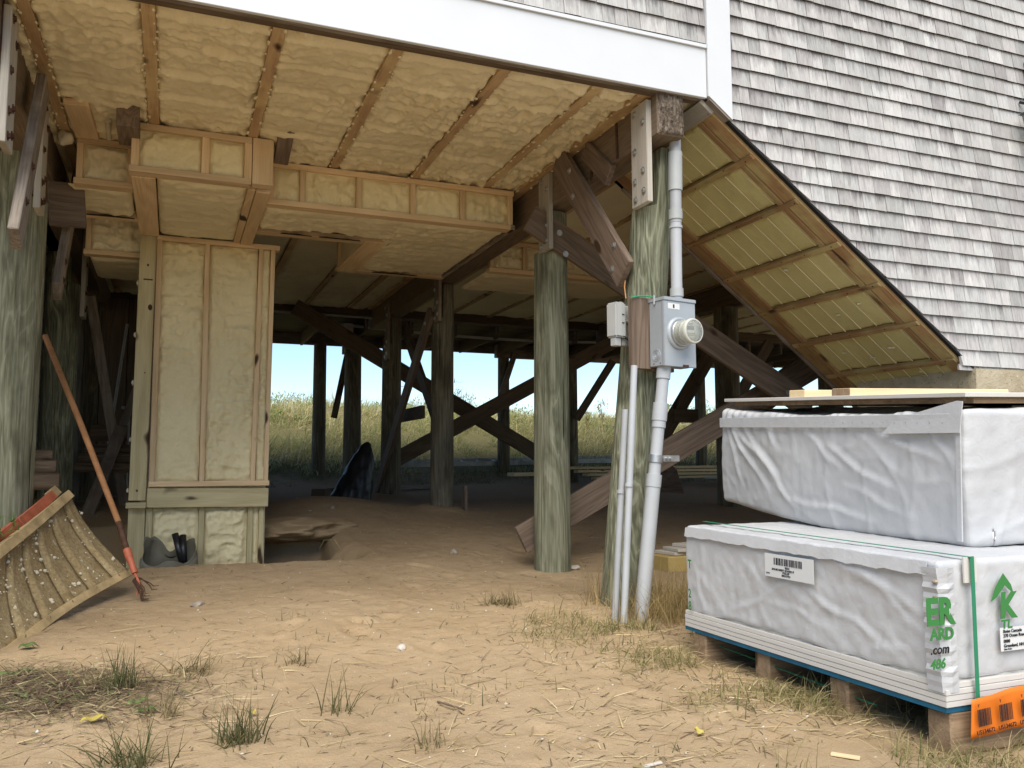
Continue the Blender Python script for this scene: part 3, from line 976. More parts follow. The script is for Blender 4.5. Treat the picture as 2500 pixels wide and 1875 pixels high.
# deck posts against the dune
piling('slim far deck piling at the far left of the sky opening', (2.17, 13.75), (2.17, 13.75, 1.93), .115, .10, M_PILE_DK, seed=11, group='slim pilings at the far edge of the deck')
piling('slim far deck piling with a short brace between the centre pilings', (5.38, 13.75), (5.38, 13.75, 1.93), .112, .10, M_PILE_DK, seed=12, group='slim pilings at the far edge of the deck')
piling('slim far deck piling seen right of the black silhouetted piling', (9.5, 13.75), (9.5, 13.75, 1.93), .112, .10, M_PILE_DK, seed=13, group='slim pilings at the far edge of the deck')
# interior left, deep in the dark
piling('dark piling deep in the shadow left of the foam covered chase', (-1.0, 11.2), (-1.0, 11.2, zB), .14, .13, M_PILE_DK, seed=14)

# ---------------------------------------------------------------- beams
def beam(label, a, b, w, h, mat, group='heavy floor beams on the pilings', name='floor_beam', cat='beam', extra=None):
    a = Vector(a); b = Vector(b)
    th = thing(name, label, cat, (a + b) / 2, group)
    board('timber', a, b, h, w, (0, 0, 1), mat, th, .006)
    return th
bm1 = beam('dark timber beam running back from the corner on the meter piling', E(2.70, 4.142, 2.073), E(2.70, 12.0, 2.073), .185, .265, M_BEAM)
# rough sawn end grain
bm = bmesh.new(); nU, nV = 16, 26
V = []
for i in range(nU):
    for k in range(nV):
        x = 2.612 + .178 * i / (nU - 1); z = 1.945 + .258 * k / (nV - 1)
        e = min(i, nU - 1 - i, k, nV - 1 - k)
        V.append((x, 4.139 - (.010 * abs(rng.gauss(0, 1)) if e else -.004), z + EYE))
obj('end_grain', mesh_np('end_grain', np.array(V) - np.array(E(2.70, 4.14, 2.07)), grid_faces(nU, nV)[:, ::-1], M_END), bm1, Matrix.Translation(E(2.70, 4.14, 2.07)))
for yy, z0, z1 in ((4.62, 1.93, 2.19), (4.98, 1.90, 2.20)):
    board('strap', E(2.60, yy, z0 + .02), E(2.602, yy + .01, z1), .022, .006, (0, 1, 0), M_RUST, bm1, 0)
bm2 = beam('dark timber beam running back over the left hand pilings', E(-.91, 4.31, 2.065), E(-.91, 12.0, 2.065), .18, .27, M_BEAM)
for yy, z0, z1 in ((4.42, 1.86, 2.2), (4.78, 1.90, 2.21)):
    board('strap', E(-.817, yy, z0), E(-.815, yy, z1), .022, .006, (0, 1, 0), M_RUST, bm2, 0)
beam('dark beam over the second row of pilings behind the stairs', E(6.4, 5.4, 2.06), E(6.4, 12.0, 2.06), .18, .27, M_DARKW)
beam('weathered girder under the far right part of the deck', E(5.22, 13.72, 1.95), E(10.5, 13.72, 1.95), .15, .23, M_GREYW, 'deck girders', 'deck_girder')
beam('short weathered girder end beside the far left deck piling', E(2.30, 12.05, 1.90), E(2.62, 13.9, 1.90), .14, .22, M_GREYW, 'deck girders', 'deck_girder')

# ---------------------------------------------------------------- braces
def brace(label, a, b, w, t, wdir, mat=M_BRACE, bolts=(), bn=None, name='brace', group='diagonal timber braces between the pilings', bmat=None):
    a = Vector(a); b = Vector(b)
    th = thing(name, label, 'brace', (a + b) / 2, group)
    tm = board('timber', a, b, w, t, wdir, mat, th, .005)
    for q in bolts: bolt('bolt', q, bn, bmat or M_GALV, tm)
    return th
brace('broad knee brace dropping from the beam to the meter piling', E(2.535, 5.36, 2.20), E(2.535, 4.42, 1.14), .20, .045, (0, -1, 1), M_BRACE,
      [E(2.512, 5.14, 2.03), E(2.512, 5.09, 1.83), E(2.512, 4.52, 1.345), E(2.512, 4.55, 1.20)], (-1, 0, 0))
brace('short block filling between the knee brace and the beam', E(2.595, 5.05, 2.16), E(2.595, 4.70, 1.86), .14, .04, (0, -1, 1), M_BRACE, name='spacer_block')
brace('long brace bolted across the stout green piling and running down behind the meter', E(2.44, 5.69, 1.84), E(5.05, 5.69, .45), .215, .045, (0, 0, 1), M_BRACE,
      [E(2.68, 5.667, 1.74), E(2.73, 5.667, 1.58), E(4.80, 5.667, .575)], (0, -1, 0))
brace('long brace rising from the sand behind the stout green piling to the stairs', E(2.50, 6.03, -.60), E(5.80, 6.03, 1.06), .22, .045, (0, 0, 1), M_BRACE)
brace('long dark cross brace falling from upper left across the dune view', E(1.45, 11.45, 2.10), E(5.4, 11.45, -.09), .22, .05, (0, 0, 1), M_DARKW)
brace('long dark cross brace rising from the trash bag to the right', E(2.75, 11.25, 0.0), E(6.3, 11.25, 1.88), .21, .05, (0, 0, 1), M_DARKW)
brace('narrow brace slanting down from the brown piling to the trash bag', E(2.545, 8.66, 1.62), E(2.545, 11.25, -.42), .17, .045, (0, 0, 1), M_BRACE,
      [E(2.52, 8.80, 1.52)], (-1, 0, 0))
brace('narrow brace crossing behind it toward the foot of the brown piling', E(2.80, 10.8, 1.80), E(2.80, 8.75, .02), .17, .045, (0, 0, 1), M_DARKW)
brace('short level block nailed between the crossing narrow braces', E(2.66, 9.35, .58), E(2.66, 10.55, .58), .15, .05, (0, 0, 1), M_DARKW, name='spacer_block')
brace('dark brace behind the meter side piling falling to the left', E(6.42, 9.0, 1.42), E(5.40, 9.0, -.05), .19, .05, (1, 0, 0), M_DARKW)
brace('dark chunky block below the leaning dark brace', E(5.78, 8.94, .57), E(6.13, 8.94, .57), .17, .05, (0, 0, 1), M_DARKW, name='spacer_block')
brace('short dark brace in the upper triangle of sky under the stairs', E(7.42, 9.1, 1.60), E(6.9, 9.1, .86), .15, .05, (1, 0, 0), M_DARKW)
brace('dark broad brace crossing the sky triangle toward the stair rail', E(5.2, 6.6, .55), E(6.35, 6.6, 1.26), .26, .05, (0, 0, 1), M_DARKW)
brace('thin brace on the far deck piling beside the brown centre piling', E(5.55, 13.62, 1.92), E(5.22, 13.62, .98), .10, .04, (1, 0, 0), M_GREYW)
brace('dark thin brace hanging right of the half hidden far piling', E(6.95, 12.6, 1.72), E(6.34, 12.8, .72), .13, .05, (1, 0, 0), M_DARKW)
brace('thin dark brace beside the far left deck piling', E(2.62, 13.7, 1.85), E(2.40, 13.7, .72), .10, .04, (1, 0, 0), M_DARKW)
# left knees
brace('pale knee brace ending in mid air in front of the thick mottled piling', E(-.745, 5.18, 2.12), E(-.745, 4.58, 1.08), .15, .05, (0, -1, 1), M_GREYW,
      [E(-.72, 4.80, 1.52), E(-.72, 4.68, 1.30)], (1, 0, 0), bmat=M_RUST)
brace('pale knee brace ending above the swirly grained piling', E(-.745, 7.0, 2.18), E(-.745, 6.14, 1.12), .15, .05, (0, -1, 1), M_GREYW,
      [E(-.72, 6.3, 1.36), E(-.72, 6.24, 1.22)], (1, 0, 0), bmat=M_RUST)
brace('dark block bolted behind the second knee brace', E(-.83, 6.25, 1.74), E(-.62, 6.32, 1.76), .30, .05, (0, 0, 1), M_BRACE, name='spacer_block')
brace('upper dark leaning strut behind the chase on the left', E(-.80, 9.0, 1.62), E(-.42, 9.05, -.45), .09, .045, (1, 0, 0), M_GREYW)
brace('thin pale strut crossing low behind the chase on the left', E(-.30, 9.6, 1.05), E(-.78, 9.6, -.55), .08, .04, (1, 0, 0), M_GREYW)
brace('pale strut leaning at the foot of the swirly grained piling', E(-.47, 8.9, .35), E(-.80, 8.6, -.75), .11, .045, (1, 0, 0), M_GREYW)

# ---------------------------------------------------------------- framed, foam filled soffit boxes
def soffit_face(th, x0, x1, y, z0, z1, studs, seed, foam=M_FOAM2, st=.040, ny=-1):
    """upright framed face in plane y with plates, studs and foam between"""
    board('plate', E(x0, y, z1 - .02), E(x1, y, z1 - .02), .04, .088, (0, 0, 1), M_PINE, th, .002)
    board('plate', E(x0 - .012, y, z0 + .02), E(x1, y, z0 + .02), .04, .10, (0, 0, 1), M_PINE, th, .002)
    xs = sorted(studs)
    for x in xs:
        board('stud', E(x, y + .002, z0 + .04), E(x, y + .002, z1 - .04), st, .084, (1, 0, 0), M_PINE, th, .002)
    for i in range(len(xs) - 1):
        a = xs[i] + st / 2 - .004; b = xs[i + 1] - st / 2 + .004
        foam_sheet('foam', E(a, y - .018, z0 + .036), (1, 0, 0), (0, 0, 1), (0, -1, 0), b - a, z1 - z0 - .072, .0105, .022, foam, th, seed + i, None, 16., .035, .01)

zS0, zS1 = 1.862, 2.185
long_box = thing('soffit_box', 'long framed foam soffit box hanging from the ceiling right of the chase', 'soffit box', E(1.5, 6.2, zS0), 'framed foam soffit boxes under the floor')
soffit_face(long_box, .565, 2.492, 6.175, zS0, zS1, [.60, .82, 1.235, 1.655, 2.06, 2.465], 200)
def under(th, x0, x1, y0, y1, z, seed, gap=True, step=.018):
    foam_sheet('under_foam', E(x0, y0, z), (1, 0, 0), (0, 1, 0), (0, 0, -1), x1 - x0, y1 - y0, step, .013, M_FOAM, th, seed, (.21, .1, .012), 14., .03, .012)
# underside: front strip, and the deeper part at the right
under(long_box, .56, 1.67, 6.22, 6.80, zS0 + .012, 210)
under(long_box, 1.59, 2.45, 6.22, 7.96, zS0 + .012, 211)
board('ledger', E(.56, 6.95, zS0 + .018), E(1.66, 6.95, zS0 + .018), .11, .038, (0, 1, 0), M_PINE, long_box, .002)
board('ledger', E(1.48, 8.06, zS0 + .018), E(2.492, 8.06, zS0 + .018), .10, .038, (0, 1, 0), M_PINE, long_box, .002)
board('edge_board', E(1.55, 6.90, zS0 + .012), E(1.50, 8.11, zS0 + .012), .19, .03, (1, 0, 0), M_PINE, long_box, .002)
board('edge_board', E(2.480, 6.12, zS0 + .02), E(2.480, 8.11, zS0 + .02), .035, .04, (1, 0, 0), M_GREYW, long_box, .002)
board('side_stud', E(1.44, 8.07, zS0), E(1.44, 8.07, zS1), .035, .07, (1, 0, 0), M_PINE, long_box, .002)
bm = bmesh.new()
bx(bm, E(1.46, 7.5, (zS0 + zS1) / 2), (.02, 1.15, zS1 - zS0 - .02))
finish(bm, 'side_sheet', M_FOAM, long_box)
bm = bmesh.new()
bx(bm, E(2.47, 7.1, (zS0 + zS1) / 2 + .02), (.02, 1.8, zS1 - zS0 - .06)); bx(bm, E(1.98, 8.08, (zS0 + zS1) / 2 + .02), (.98, .02, zS1 - zS0 - .06)); bx(bm, E(1.05, 6.98, (zS0 + zS1) / 2 + .03), (.95, .02, zS1 - zS0 - .07))
finish(bm, 'back_sheet', M_RIM, long_box)
# dark torn gaps along the ledger
def gap(th, pts, z):
    bm = bmesh.new()
    prism(bm, [E(x, y, z) for x, y in pts], (0, 0, -.006)); finish(bm, 'torn_gap', M_SHEATH, th)
def torn(th, x0, x1, y, z, n=9):
    xs = np.linspace(x0, x1, n)
    pts = [(x, y) for x in xs] + [(x, y - rng.uniform(.012, .045) * math.sin(math.pi * (i + .6) / (n + .2))) for i, x in enumerate(xs)][::-1]
    gap(th, pts, z)
torn(long_box, .75, 1.0, 6.885, zS0 - .004); torn(long_box, 1.06, 1.40, 6.885, zS0 - .004, 7); torn(long_box, 1.75, 2.2, 8.0, zS0 - .004, 7)

short_box = thing('soffit_box', 'shorter framed foam soffit box projecting forward above the chase', 'soffit box', E(.13, 5.8, zS0), 'framed foam soffit boxes under the floor')
soffit_face(short_box, -.312, .428, 5.785, zS0, zS1 + .005, [-.29, .135, .405], 220, st=.048)
board('blocking', E(.50, 5.78, zS0 + .008), E(.50, 5.78, zS1 + .004), .135, .09, (1, 0, 0), M_PINE, short_box, .002)
under(short_box, -.16, .42, 5.84, 7.30, zS0 + .012, 225)
board('edge_board', E(-.24, 5.84, zS0 + .012), E(-.24, 7.34, zS0 + .012), .145, .035, (1, 0, 0), M_PINE, short_box, .002)
board('edge_board', E(.44, 5.85, zS0 + .012), E(.44, 7.34, zS0 + .012), .05, .035, (1, 0, 0), M_PINE, short_box, .002)
board('edge_board', E(.517, 5.86, zS0 + .006), E(.517, 7.36, zS0 + .006), .095, .035, (1, 0, 0), M_PINE, short_box, .002)
bm = bmesh.new()
bx(bm, E(-.305, 6.6, (zS0 + zS1) / 2), (.014, 1.5, zS1 - zS0 - .01)); bx(bm, E(.566, 6.02, (zS0 + zS1) / 2), (.014, .30, zS1 - zS0 - .01))
finish(bm, 'side_sheet', M_PINE, short_box)

left_box = thing('soffit_box', 'framed foam soffit box against the left beam beside the projecting box', 'soffit box', E(-.5, 6.2, zS0), 'framed foam soffit boxes under the floor')
soffit_face(left_box, -.665, -.315, 6.175, zS0, zS1, [-.645, -.335], 230, M_FOAM)
under(left_box, -.72, -.33, 6.23, 6.84, zS0 + .012, 232)
board('ledger', E(-.80, 6.93, zS0 + .018), E(-.19, 6.93, zS0 + .018), .10, .038, (0, 1, 0), M_PINE, left_box, .002)
torn(left_box, -.68, -.33, 6.87, zS0 - .004, 8)
# deeper framed face further back on the left
back_box = thing('soffit_box', 'shaded framed foam soffit box further back left of the chase', 'soffit box', E(-.5, 7.6, 1.7), 'framed foam soffit boxes under the floor')
soffit_face(back_box, -.72, -.19, 7.55, 1.70, 2.10, [-.70, -.21], 240, M_FOAM)
under(back_box, -.70, -.2, 7.6, 8.5, 1.71, 242)
right_box = thing('soffit_box', 'shaded framed foam soffit box behind the stout green piling', 'soffit box', E(3.4, 7.7, zS0), 'framed foam soffit boxes under the floor')
soffit_face(right_box, 2.83, 4.6, 7.62, zS0, zS1, [2.85, 3.2, 3.6, 4.0, 4.4], 250, M_FOAM)
under(right_box, 2.83, 4.6, 7.68, 8.5, zS0 + .012, 256, step=.03)

# loose stubs in the ceiling
def stub(label, a, b, w, t, wd, mat):
    th = thing('ceiling_block', label, 'wood block', (Vector(a) + Vector(b)) / 2, 'stub blocks sticking out of the ceiling foam')
    board('timber', a, b, w, t, wd, mat, th, .003)
    return th
stub('dark upright stub board between the ceiling foam and the long soffit box', AY(624, 262, 5.55), AY(606, 350, 5.9), .10, .05, (1, 0, 0), M_BRACE)
stub('brown block jammed above the projecting soffit box', E(-.33, 5.55, 2.15), E(-.33, 5.90, 2.15), .13, .14, (1, 0, 0), M_BRACE)
stub('pale stub board sloping beside the orange edge strapping', E(-.62, 5.55, 2.19), E(-.60, 6.12, 2.19), .14, .04, (1, 0, 0), M_PINE)
t = thing('pipe_stub', 'short cream pipe poking from the ceiling foam beside the left soffit box', 'pipe', E(-.47, 6.0, 2.15))
tube('pipe', [E(-.46, 5.80, 2.195), E(-.47, 6.10, 2.185)], .018, M_FOAMW, t)
# foam drip lump at the beam corner
bm = bmesh.new(); bmesh.ops.create_icosphere(bm, subdivisions=3, radius=.05)
for v in bm.verts:
    v.co *= 1 + .25 * math.sin(v.co.x * 60) * math.cos(v.co.z * 50) + rng.uniform(-.04, .04)
o = finish(bm, 'foam_lump', M_FOAMW, None, Matrix.Translation(E(-.735, 6.10, 2.15)), True)
tag(o, 'pale lump of overspilled foam at the corner of the left beam', 'foam lump')

# ---------------------------------------------------------------- foam filled utility chase standing on the sand
YC = 7.395
ch = thing('utility_chase', 'tall foam filled utility chase of pale studs standing in the dug out sand', 'utility chase', E(.22, YC, -.9))
# corner post with its inked stamp and knots
board('corner_post', E(-.258, YC + .03, -.30), E(-.243, YC + .03, 1.885), .128, .07, (1, 0, 0), M_PT, ch, .004)
bm = bmesh.new(); bx(bm, (0, 0, 0), (.07, .002, .012)); finish(bm, 'ink_stamp', M_RIM, ch, Matrix.Translation(E(-.238, YC - .0065, 1.50)))
for (x, z, rx, rz) in ((-.215, 1.27, .017, .026), (-.243, 1.62, .009, .011), (-.262, -.22, .009, .010), (-.236, .73, .006, .006)):
    bm = bmesh.new(); bmesh.ops.create_circle(bm, cap_ends=True, segments=14, radius=1)
    for v in bm.verts: v.co = Vector((v.co.x * rx, 0, v.co.y * rz))
    finish(bm, 'knot', M_RIM, ch, Matrix.Translation(E(x, YC - .0062, z)))
zt, zl = 1.852, -.19
board('plate', E(-.18, YC, zt), E(.80, YC, zt), .04, .09, (0, 0, 1), M_PINE, ch, .003)
board('plate', E(-.178, YC, zl + .02), E(.757, YC, zl + .02), .043, .09, (0, 0, 1), M_PINE, ch, .003)
def cstud(xa, xb, w, z0, z1, mat, d=0.): board('stud', E(xb, YC + d, z0), E(xa, YC + d, z1), w, .086, (1, 0, 0), mat, ch, .003)
cstud(-.158, -.185 + .03, .042, zl + .04, zt - .02, M_PINE)
cstud(.212, .222, .040, zl + .04, zt - .02, M_PINE, .003)
cstud(.648, .622, .038, zl + .04, zt - .02, M_PINE, .003)
cstud(.745, .728, .036, zl + .04, zt - .02, M_PINE)
H = zt - zl - .06
foam_sheet('foam', E(-.138, YC - .012, zl + .038), (1, 0, 0), (0, 0, 1), (0, -1, 0), .335, H, .0105, .024, M_FOAM2, ch, 260, None, 15., .03, .008)
foam_sheet('foam', E(.236, YC - .012, zl + .038), (1, 0, 0), (0, 0, 1), (0, -1, 0), .385, H, .0105, .024, M_FOAM2, ch, 261, None, 15., .03, .008)
foam_sheet('foam', E(.648, YC - .018, zl + .038), (1, 0, 0), (0, 0, 1), (0, -1, 0), .075, H, .009, .014, M_FOAM2, ch, 262, None, 18., .02, .006)
board('bottom_board', E(-.186, YC - .022, -.278), E(.752, YC - .022, -.290), .155, .045, (0, 0, 1), M_PT, ch, .004)
board('end_block', E(-.338, YC - .01, -.335), E(-.19, YC - .01, -.335), .045, .10, (0, 0, 1), M_PT, ch, .003)
# lower skirt down into the sand
for xa, w in ((-.258, .125), (-.165, .048), (.232, .045), (.615, .042), (.705, .04)):
    board('lower_stud', E(xa, YC + .06, -.36), E(xa, YC + .06, -1.25), w, .08, (1, 0, 0), M_PT, ch, .003)
for k, (a, b) in enumerate(((-.14, .208), (.256, .592), (.636, .684))):
    foam_sheet('foam', E(a, YC + .045, -1.05), (1, 0, 0), (0, 0, 1), (0, -1, 0), b - a, .68, .0105, .020, M_FOAM2, ch, 265 + k, None, 15., .03, .008)
panel = bmesh.new()
bx(panel, E(.25, YC + .42, .42), (.98, .66, 2.85)); finish(panel, 'side_sheets', M_FOAM, ch)
bx_ = bmesh.new(); bx(bx_, E(.22, YC + .35, -.85), (.92, .5, .9)); finish(bx_, 'lower_sheets', M_PT, ch)
# foam squeezed out along the left edge of the corner post
for k in range(5):
    z = -.22 + k * .43 + rng.uniform(-.05, .05)
    bm = bmesh.new(); bmesh.ops.create_icosphere(bm, subdivisions=2, radius=rng.uniform(.008, .016))
    for v in bm.verts: v.co.z *= 2.0; v.co += Vector((rng.uniform(-.003, .003),) * 3)
    finish(bm, 'foam_bead', M_FOAMW, ch, Matrix.Translation(E(-.330 + .018 * (z + .3) / 2.2, YC + .03, z)), True)

# ---------------------------------------------------------------- stair enclosure underside
so = thing('stair_underside', 'sloping underside of the enclosed stairs with yellow foam panels between brown rails', 'stair', E(4.0, 4.75, 1.4))
sdir = Vector((1, 0, SL)).normalized(); snrm = Vector((SL, 0, -1)).normalized()  # pointing down/left
def SP(x, y, off=0.): return Vector((x, y, zdiag(x))) + snrm * off
YI = 5.40
board('outer_rail', SP(2.99, FY + .10), SP(5.06, FY + .10), .115, .04, (0, 1, 0), M_RAIL, so, .004)
board('inner_rail', SP(2.99, YI - .07), SP(5.35, YI - .07), .12, .04, (0, 1, 0), M_RAIL, so, .004)
board('edge_batten', SP(2.97, FY + .185, .006), SP(5.0, FY + .185, .006), .045, .04, (0, 1, 0), M_RAIL, so, .003)
board('edge_batten', SP(2.97, YI - .165, .006), SP(5.3, YI - .165, .006), .05, .04, (0, 1, 0), M_RAIL, so, .003)
cx = [3.0, 3.315, 3.65, 3.985, 4.315, 4.64, 4.965, 5.29]
for i, x in enumerate(cx):
    board('cross_rail', SP(x, FY + .05, .012), SP(x, YI - .02, .012), .040, .04, tuple(sdir), M_RAIL, so, .003)
    for k in range(5):
        q = SP(x + rng.uniform(-.01, .01), FY + .1 + k * .27 + rng.uniform(-.05, .05), .033)
        bm = bmesh.new(); bmesh.ops.create_icosphere(bm, subdivisions=1, radius=.005); finish(bm, 'nail_hole', M_SHEATH, so, Matrix.Translation(q))
for i in range(len(cx) - 1):
    a, b = cx[i] + .018, cx[i + 1] - .018
    L = (b - a) / sdir.x
    # panels stop in lobed edges near the rails, so the boarding shows past them
    y0 = FY + .155 + rng.uniform(0, .03); y1 = YI - .12 - rng.uniform(0, .03)
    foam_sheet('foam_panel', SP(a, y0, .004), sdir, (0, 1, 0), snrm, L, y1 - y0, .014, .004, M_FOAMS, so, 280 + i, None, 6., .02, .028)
    for k in range(7):
        y = FY + .24 + k * .148
        board('rib', SP(a + .012, y, .013), SP(b - .012, y, .013), .005, .006, (0, 1, 0), M_FOAM2, so, 0)
bm = bmesh.new()
prism(bm, [SP(2.95, FY + .07, -.035), SP(5.4, FY + .07, -.035), SP(5.4, YI, -.035), SP(2.95, YI, -.035)], tuple(-snrm * .06))
finish(bm, 'backing', M_RAIL, so)
# tar paper edge under the shingles, and the grey inner trim
board('tar_edge', SP(XC2 - .02, FY + .018, .0), SP(5.07, FY + .018, .0), .022, .012, (0, 1, 0), M_TAR, so, 0)
board('tar_edge', SP(XC + .01, FY + .014, .004), SP(XC2 - .02, FY + .014, .004), .06, .012, (0, 1, 0), M_GREYW, so, 0)
board('inner_trim', SP(3.1, YI + .015, -.01), SP(5.4, YI + .015, -.01), .035, .08, (0, 1, 0), M_GREYW, so, .003)
board('top_trim', SP(2.965, FY + .03, .02), SP(2.965, YI, .02), .11, .03, tuple(sdir), M_CLEAT, so, .003)
bm = bmesh.new()
prism(bm, [SP(2.95, YI + .03, -.06), SP(5.6, YI + .03, -.06), Vector((5.6, YI + .03, EYE + 2.2)), Vector((2.95, YI + .03, EYE + 2.2))], (0, .05, 0))
finish(bm, 'inner_wall', M_DARKW, so)
# pale wood crumbs stuck to the foam
for (x, y) in ((3.98, 4.5), (4.05, 4.75), (4.33, 4.55), (4.47, 4.7), (4.8, 4.55), (4.86, 4.78), (4.78, 4.98), (5.03, 4.5), (4.42, 4.45)):
    bm = bmesh.new(); bx(bm, (0, 0, 0), (rng.uniform(.02, .05), rng.uniform(.012, .025), .008))
    finish(bm, 'foam_crumb', M_FOAMW, so, Matrix.Translation(SP(x, y, .016)) @ Matrix.Rotation(rng.uniform(0, 3), 4, 'Z'))

# foundation wall
fw = thing('foundation_wall', 'pebbly tan concrete foundation wall under the foot of the stairs', 'wall', E(6, 4.3, -.9))
bm = bmesh.new()
bx(bm, E(7.06, 4.62, -.25), (4.0, 1.07, 1.75))
bmesh.ops.subdivide_edges(bm, edges=bm.edges[:], cuts=10, use_grid_fill=True)
for v in bm.verts: v.co += Vector((rng.uniform(-.006, .006), rng.uniform(-.004, .004), rng.uniform(-.005, .005)))
finish(bm, 'concrete', M_CONC, fw)

# ---------------------------------------------------------------- deck behind the house
dk = thing('deck', 'dark raised deck behind the house seen from below against the sky', 'deck', E(4, 13, 2))
for k in range(13):
    y = 12.05 + k * .146
    board('deck_board', E(-2.5, y + .07, 2.12), E(17., y + .07, 2.12), .138, .034, (0, 1, 0), M_DARKW, dk, .003)
for k in range(28):
    x = -2.2 + k * .68
    board('joist', E(x, 12.0, 2.0), E(x, 13.86, 2.0), .19, .038, (0, 0, 1), M_DARKW, dk, .003)
board('rim_joist', E(-2.5, 13.90, 2.03), E(17., 13.90, 2.03), .21, .038, (0, 0, 1), M_GREYW, dk, .003)
t = thing('hanging_conduit', 'sagging grey conduit strung below the far deck', 'conduit', E(4, 12.2, 1.95))
tube('conduit', [E(2.0 + i * .35, 12.15, 2.02 - .10 * math.sin(math.pi * min(1, i / 16)) ) for i in range(18)], .022, M_PVCD, t, 8)
t = thing('hanging_conduit', 'thin grey pipe run along the rear rim of the house', 'conduit', E(2, 12.0, 1.95))
tube('conduit', [E(.9, 11.9, 2.10), E(3.0, 11.9, 2.08)], .016, M_PVCD, t, 8)
# ---------------------------------------------------------------- lettering helpers
def text_obj(name, s, size, mat, parent, M, bold=0.0, shear=0.0, sx=1.0, thick=.0006):
    cu = bpy.data.curves.new('lettering', 'FONT')
    cu.body = s; cu.size = size; cu.offset = bold * size; cu.shear = shear
    cu.align_x = 'LEFT'; cu.extrude = thick; cu.resolution_u = 3
    tmp = bpy.data.objects.new('lettering_tmp', cu); link(tmp)
    dg = bpy.context.evaluated_depsgraph_get()
    me = bpy.data.meshes.new_from_object(tmp.evaluated_get(dg))
    bpy.data.objects.remove(tmp); bpy.data.curves.remove(cu)
    for v in me.vertices: v.co.x *= sx
    me.materials.clear(); me.materials.append(mat)
    return obj(name, me, parent, M)

def face_frame(o, xdir, ydir=(0, 0, 1)):
    """matrix whose XY plane is a print face: X reading direction, Y up, Z toward the reader"""
    x = Vector(xdir).normalized(); y = Vector(ydir); y = (y - x * y.dot(x)).normalized(); z = x.cross(y)
    M = Matrix.Identity(4)
    for i in range(3): M[i][0] = x[i]; M[i][1] = y[i]; M[i][2] = z[i]; M[i][3] = o[i]
    return M

def barcode(parent, M, w, h, mat, seed=1, name='barcode'):
    r = random.Random(seed); bm = bmesh.new(); x = 0
    while x < w:
        b = r.choice((1, 1, 2, 3)) * w / 62
        bx(bm, (x + b / 2, h / 2, 0), (b, h, .0006)); x += b + r.choice((1, 1, 2)) * w / 62
    return finish(bm, name, mat, parent, M)

def sheet(name, w, h, mat, parent, M, t=.001):
    bm = bmesh.new(); bx(bm, (w / 2, h / 2, -t / 2), (w, h, t)); return finish(bm, name, mat, parent, M)

# ---------------------------------------------------------------- electric service on the leaning piling
a = R(10)
ux = Vector((math.cos(a), math.sin(a), 0)); uin = Vector((-math.sin(a), math.cos(a), 0))
Fc = Vector((2.62, 4.13, EYE + .555))             # lower front left corner of the meter box
mw, mdp, mh = .242, .13, .40
MB = Matrix.Identity(4)
for i in range(3):
    MB[i][0] = ux[i]; MB[i][1] = uin[i]; MB[i][2] = (0, 0, 1)[i]; MB[i][3] = Fc[i]
bk = thing('backing_board', 'dark brown board on the leaning piling behind the meter box', 'board', MB @ Vector((.0, mdp + .03, .2)))
board('timber', MB @ Vector((-.055, mdp + .022, -.012)), MB @ Vector((-.055, mdp + .022, .415)), .15, .038, tuple(ux), M_BRACE, bk, .003)
board('timber', MB @ Vector((.11, mdp + .022, -.02)), MB @ Vector((.11, mdp + .022, .40)), .17, .038, tuple(ux), M_BRACE, bk, .003)
mt = thing('electric_meter', 'grey electric meter box with round glass meter on the leaning piling', 'electric meter', None, M=MB)
def lbox(name, lo, hi, mat, parent, Mx, bev=.003):
    lo, hi = Vector(lo), Vector(hi); bm = bmesh.new(); bx(bm, (0, 0, 0), hi - lo)
    if bev: bmesh.ops.bevel(bm, geom=bm.edges[:], offset=bev, segments=2, affect='EDGES')
    return finish(bm, name, mat, parent, Mx @ Matrix.Translation((lo + hi) / 2))
lbox('box_body', (0, .018, 0), (mw, mdp, mh), M_METER, mt, MB)
lbox('cover', (-.003, -.002, -.004), (mw + .003, .0175, mh - .018), M_METER, mt, MB)
lbox('top_hood', (-.006, -.008, mh - .0175), (mw + .006, mdp + .002, mh + .004), M_METER, mt, MB)
lbox('sticker', (.028, -.0035, mh - .066), (.118, -.0021, mh - .032), M_PAPER, mt, MB, 0)
lbox('sticker_mark', (.066, -.0042, mh - .060), (.078, -.0036, mh - .038), M_INKK, mt, MB, 0)
lbox('seal', (.135, -.004, -.004), (.185, .001, .012), M_RUST, mt, MB, .002)
lbox('hasp', (-.012, .07, mh - .035), (-.004, .082, mh + .022), M_PVCW, mt, MB, .002)
for r in (.034, .024, .014):                      # pressed knock-outs on the side
    bm = bmesh.new()
    pts = [Vector((0, math.cos(q) * r, math.sin(q) * r)) for q in np.linspace(0, 2 * math.pi, 25)]
    tube_bm(bm, pts, .0022, 6, False)
    finish(bm, 'knockout_ring', M_METER, mt, MB @ Matrix.Translation((-.0005, .072, .065)), True)
for (y, z) in ((.04, .016), (.095, .016)):
    bm = bmesh.new(); bmesh.ops.create_icosphere(bm, subdivisions=1, radius=.004); finish(bm, 'screw', M_RUST, mt, MB @ Matrix.Translation((-.001, y, z)))
mc = Vector((.112, 0, .192))
def lathe(bm, prof, seg=40):
    rings = []
    for (r, y) in prof: rings.append([bm.verts.new((math.cos(2 * math.pi * k / seg) * r, y, math.sin(2 * math.pi * k / seg) * r)) for k in range(seg)])
    for i in range(len(rings) - 1):
        for k in range(seg): bm.faces.new((rings[i][k], rings[i][(k + 1) % seg], rings[i + 1][(k + 1) % seg], rings[i + 1][k]))
    return rings
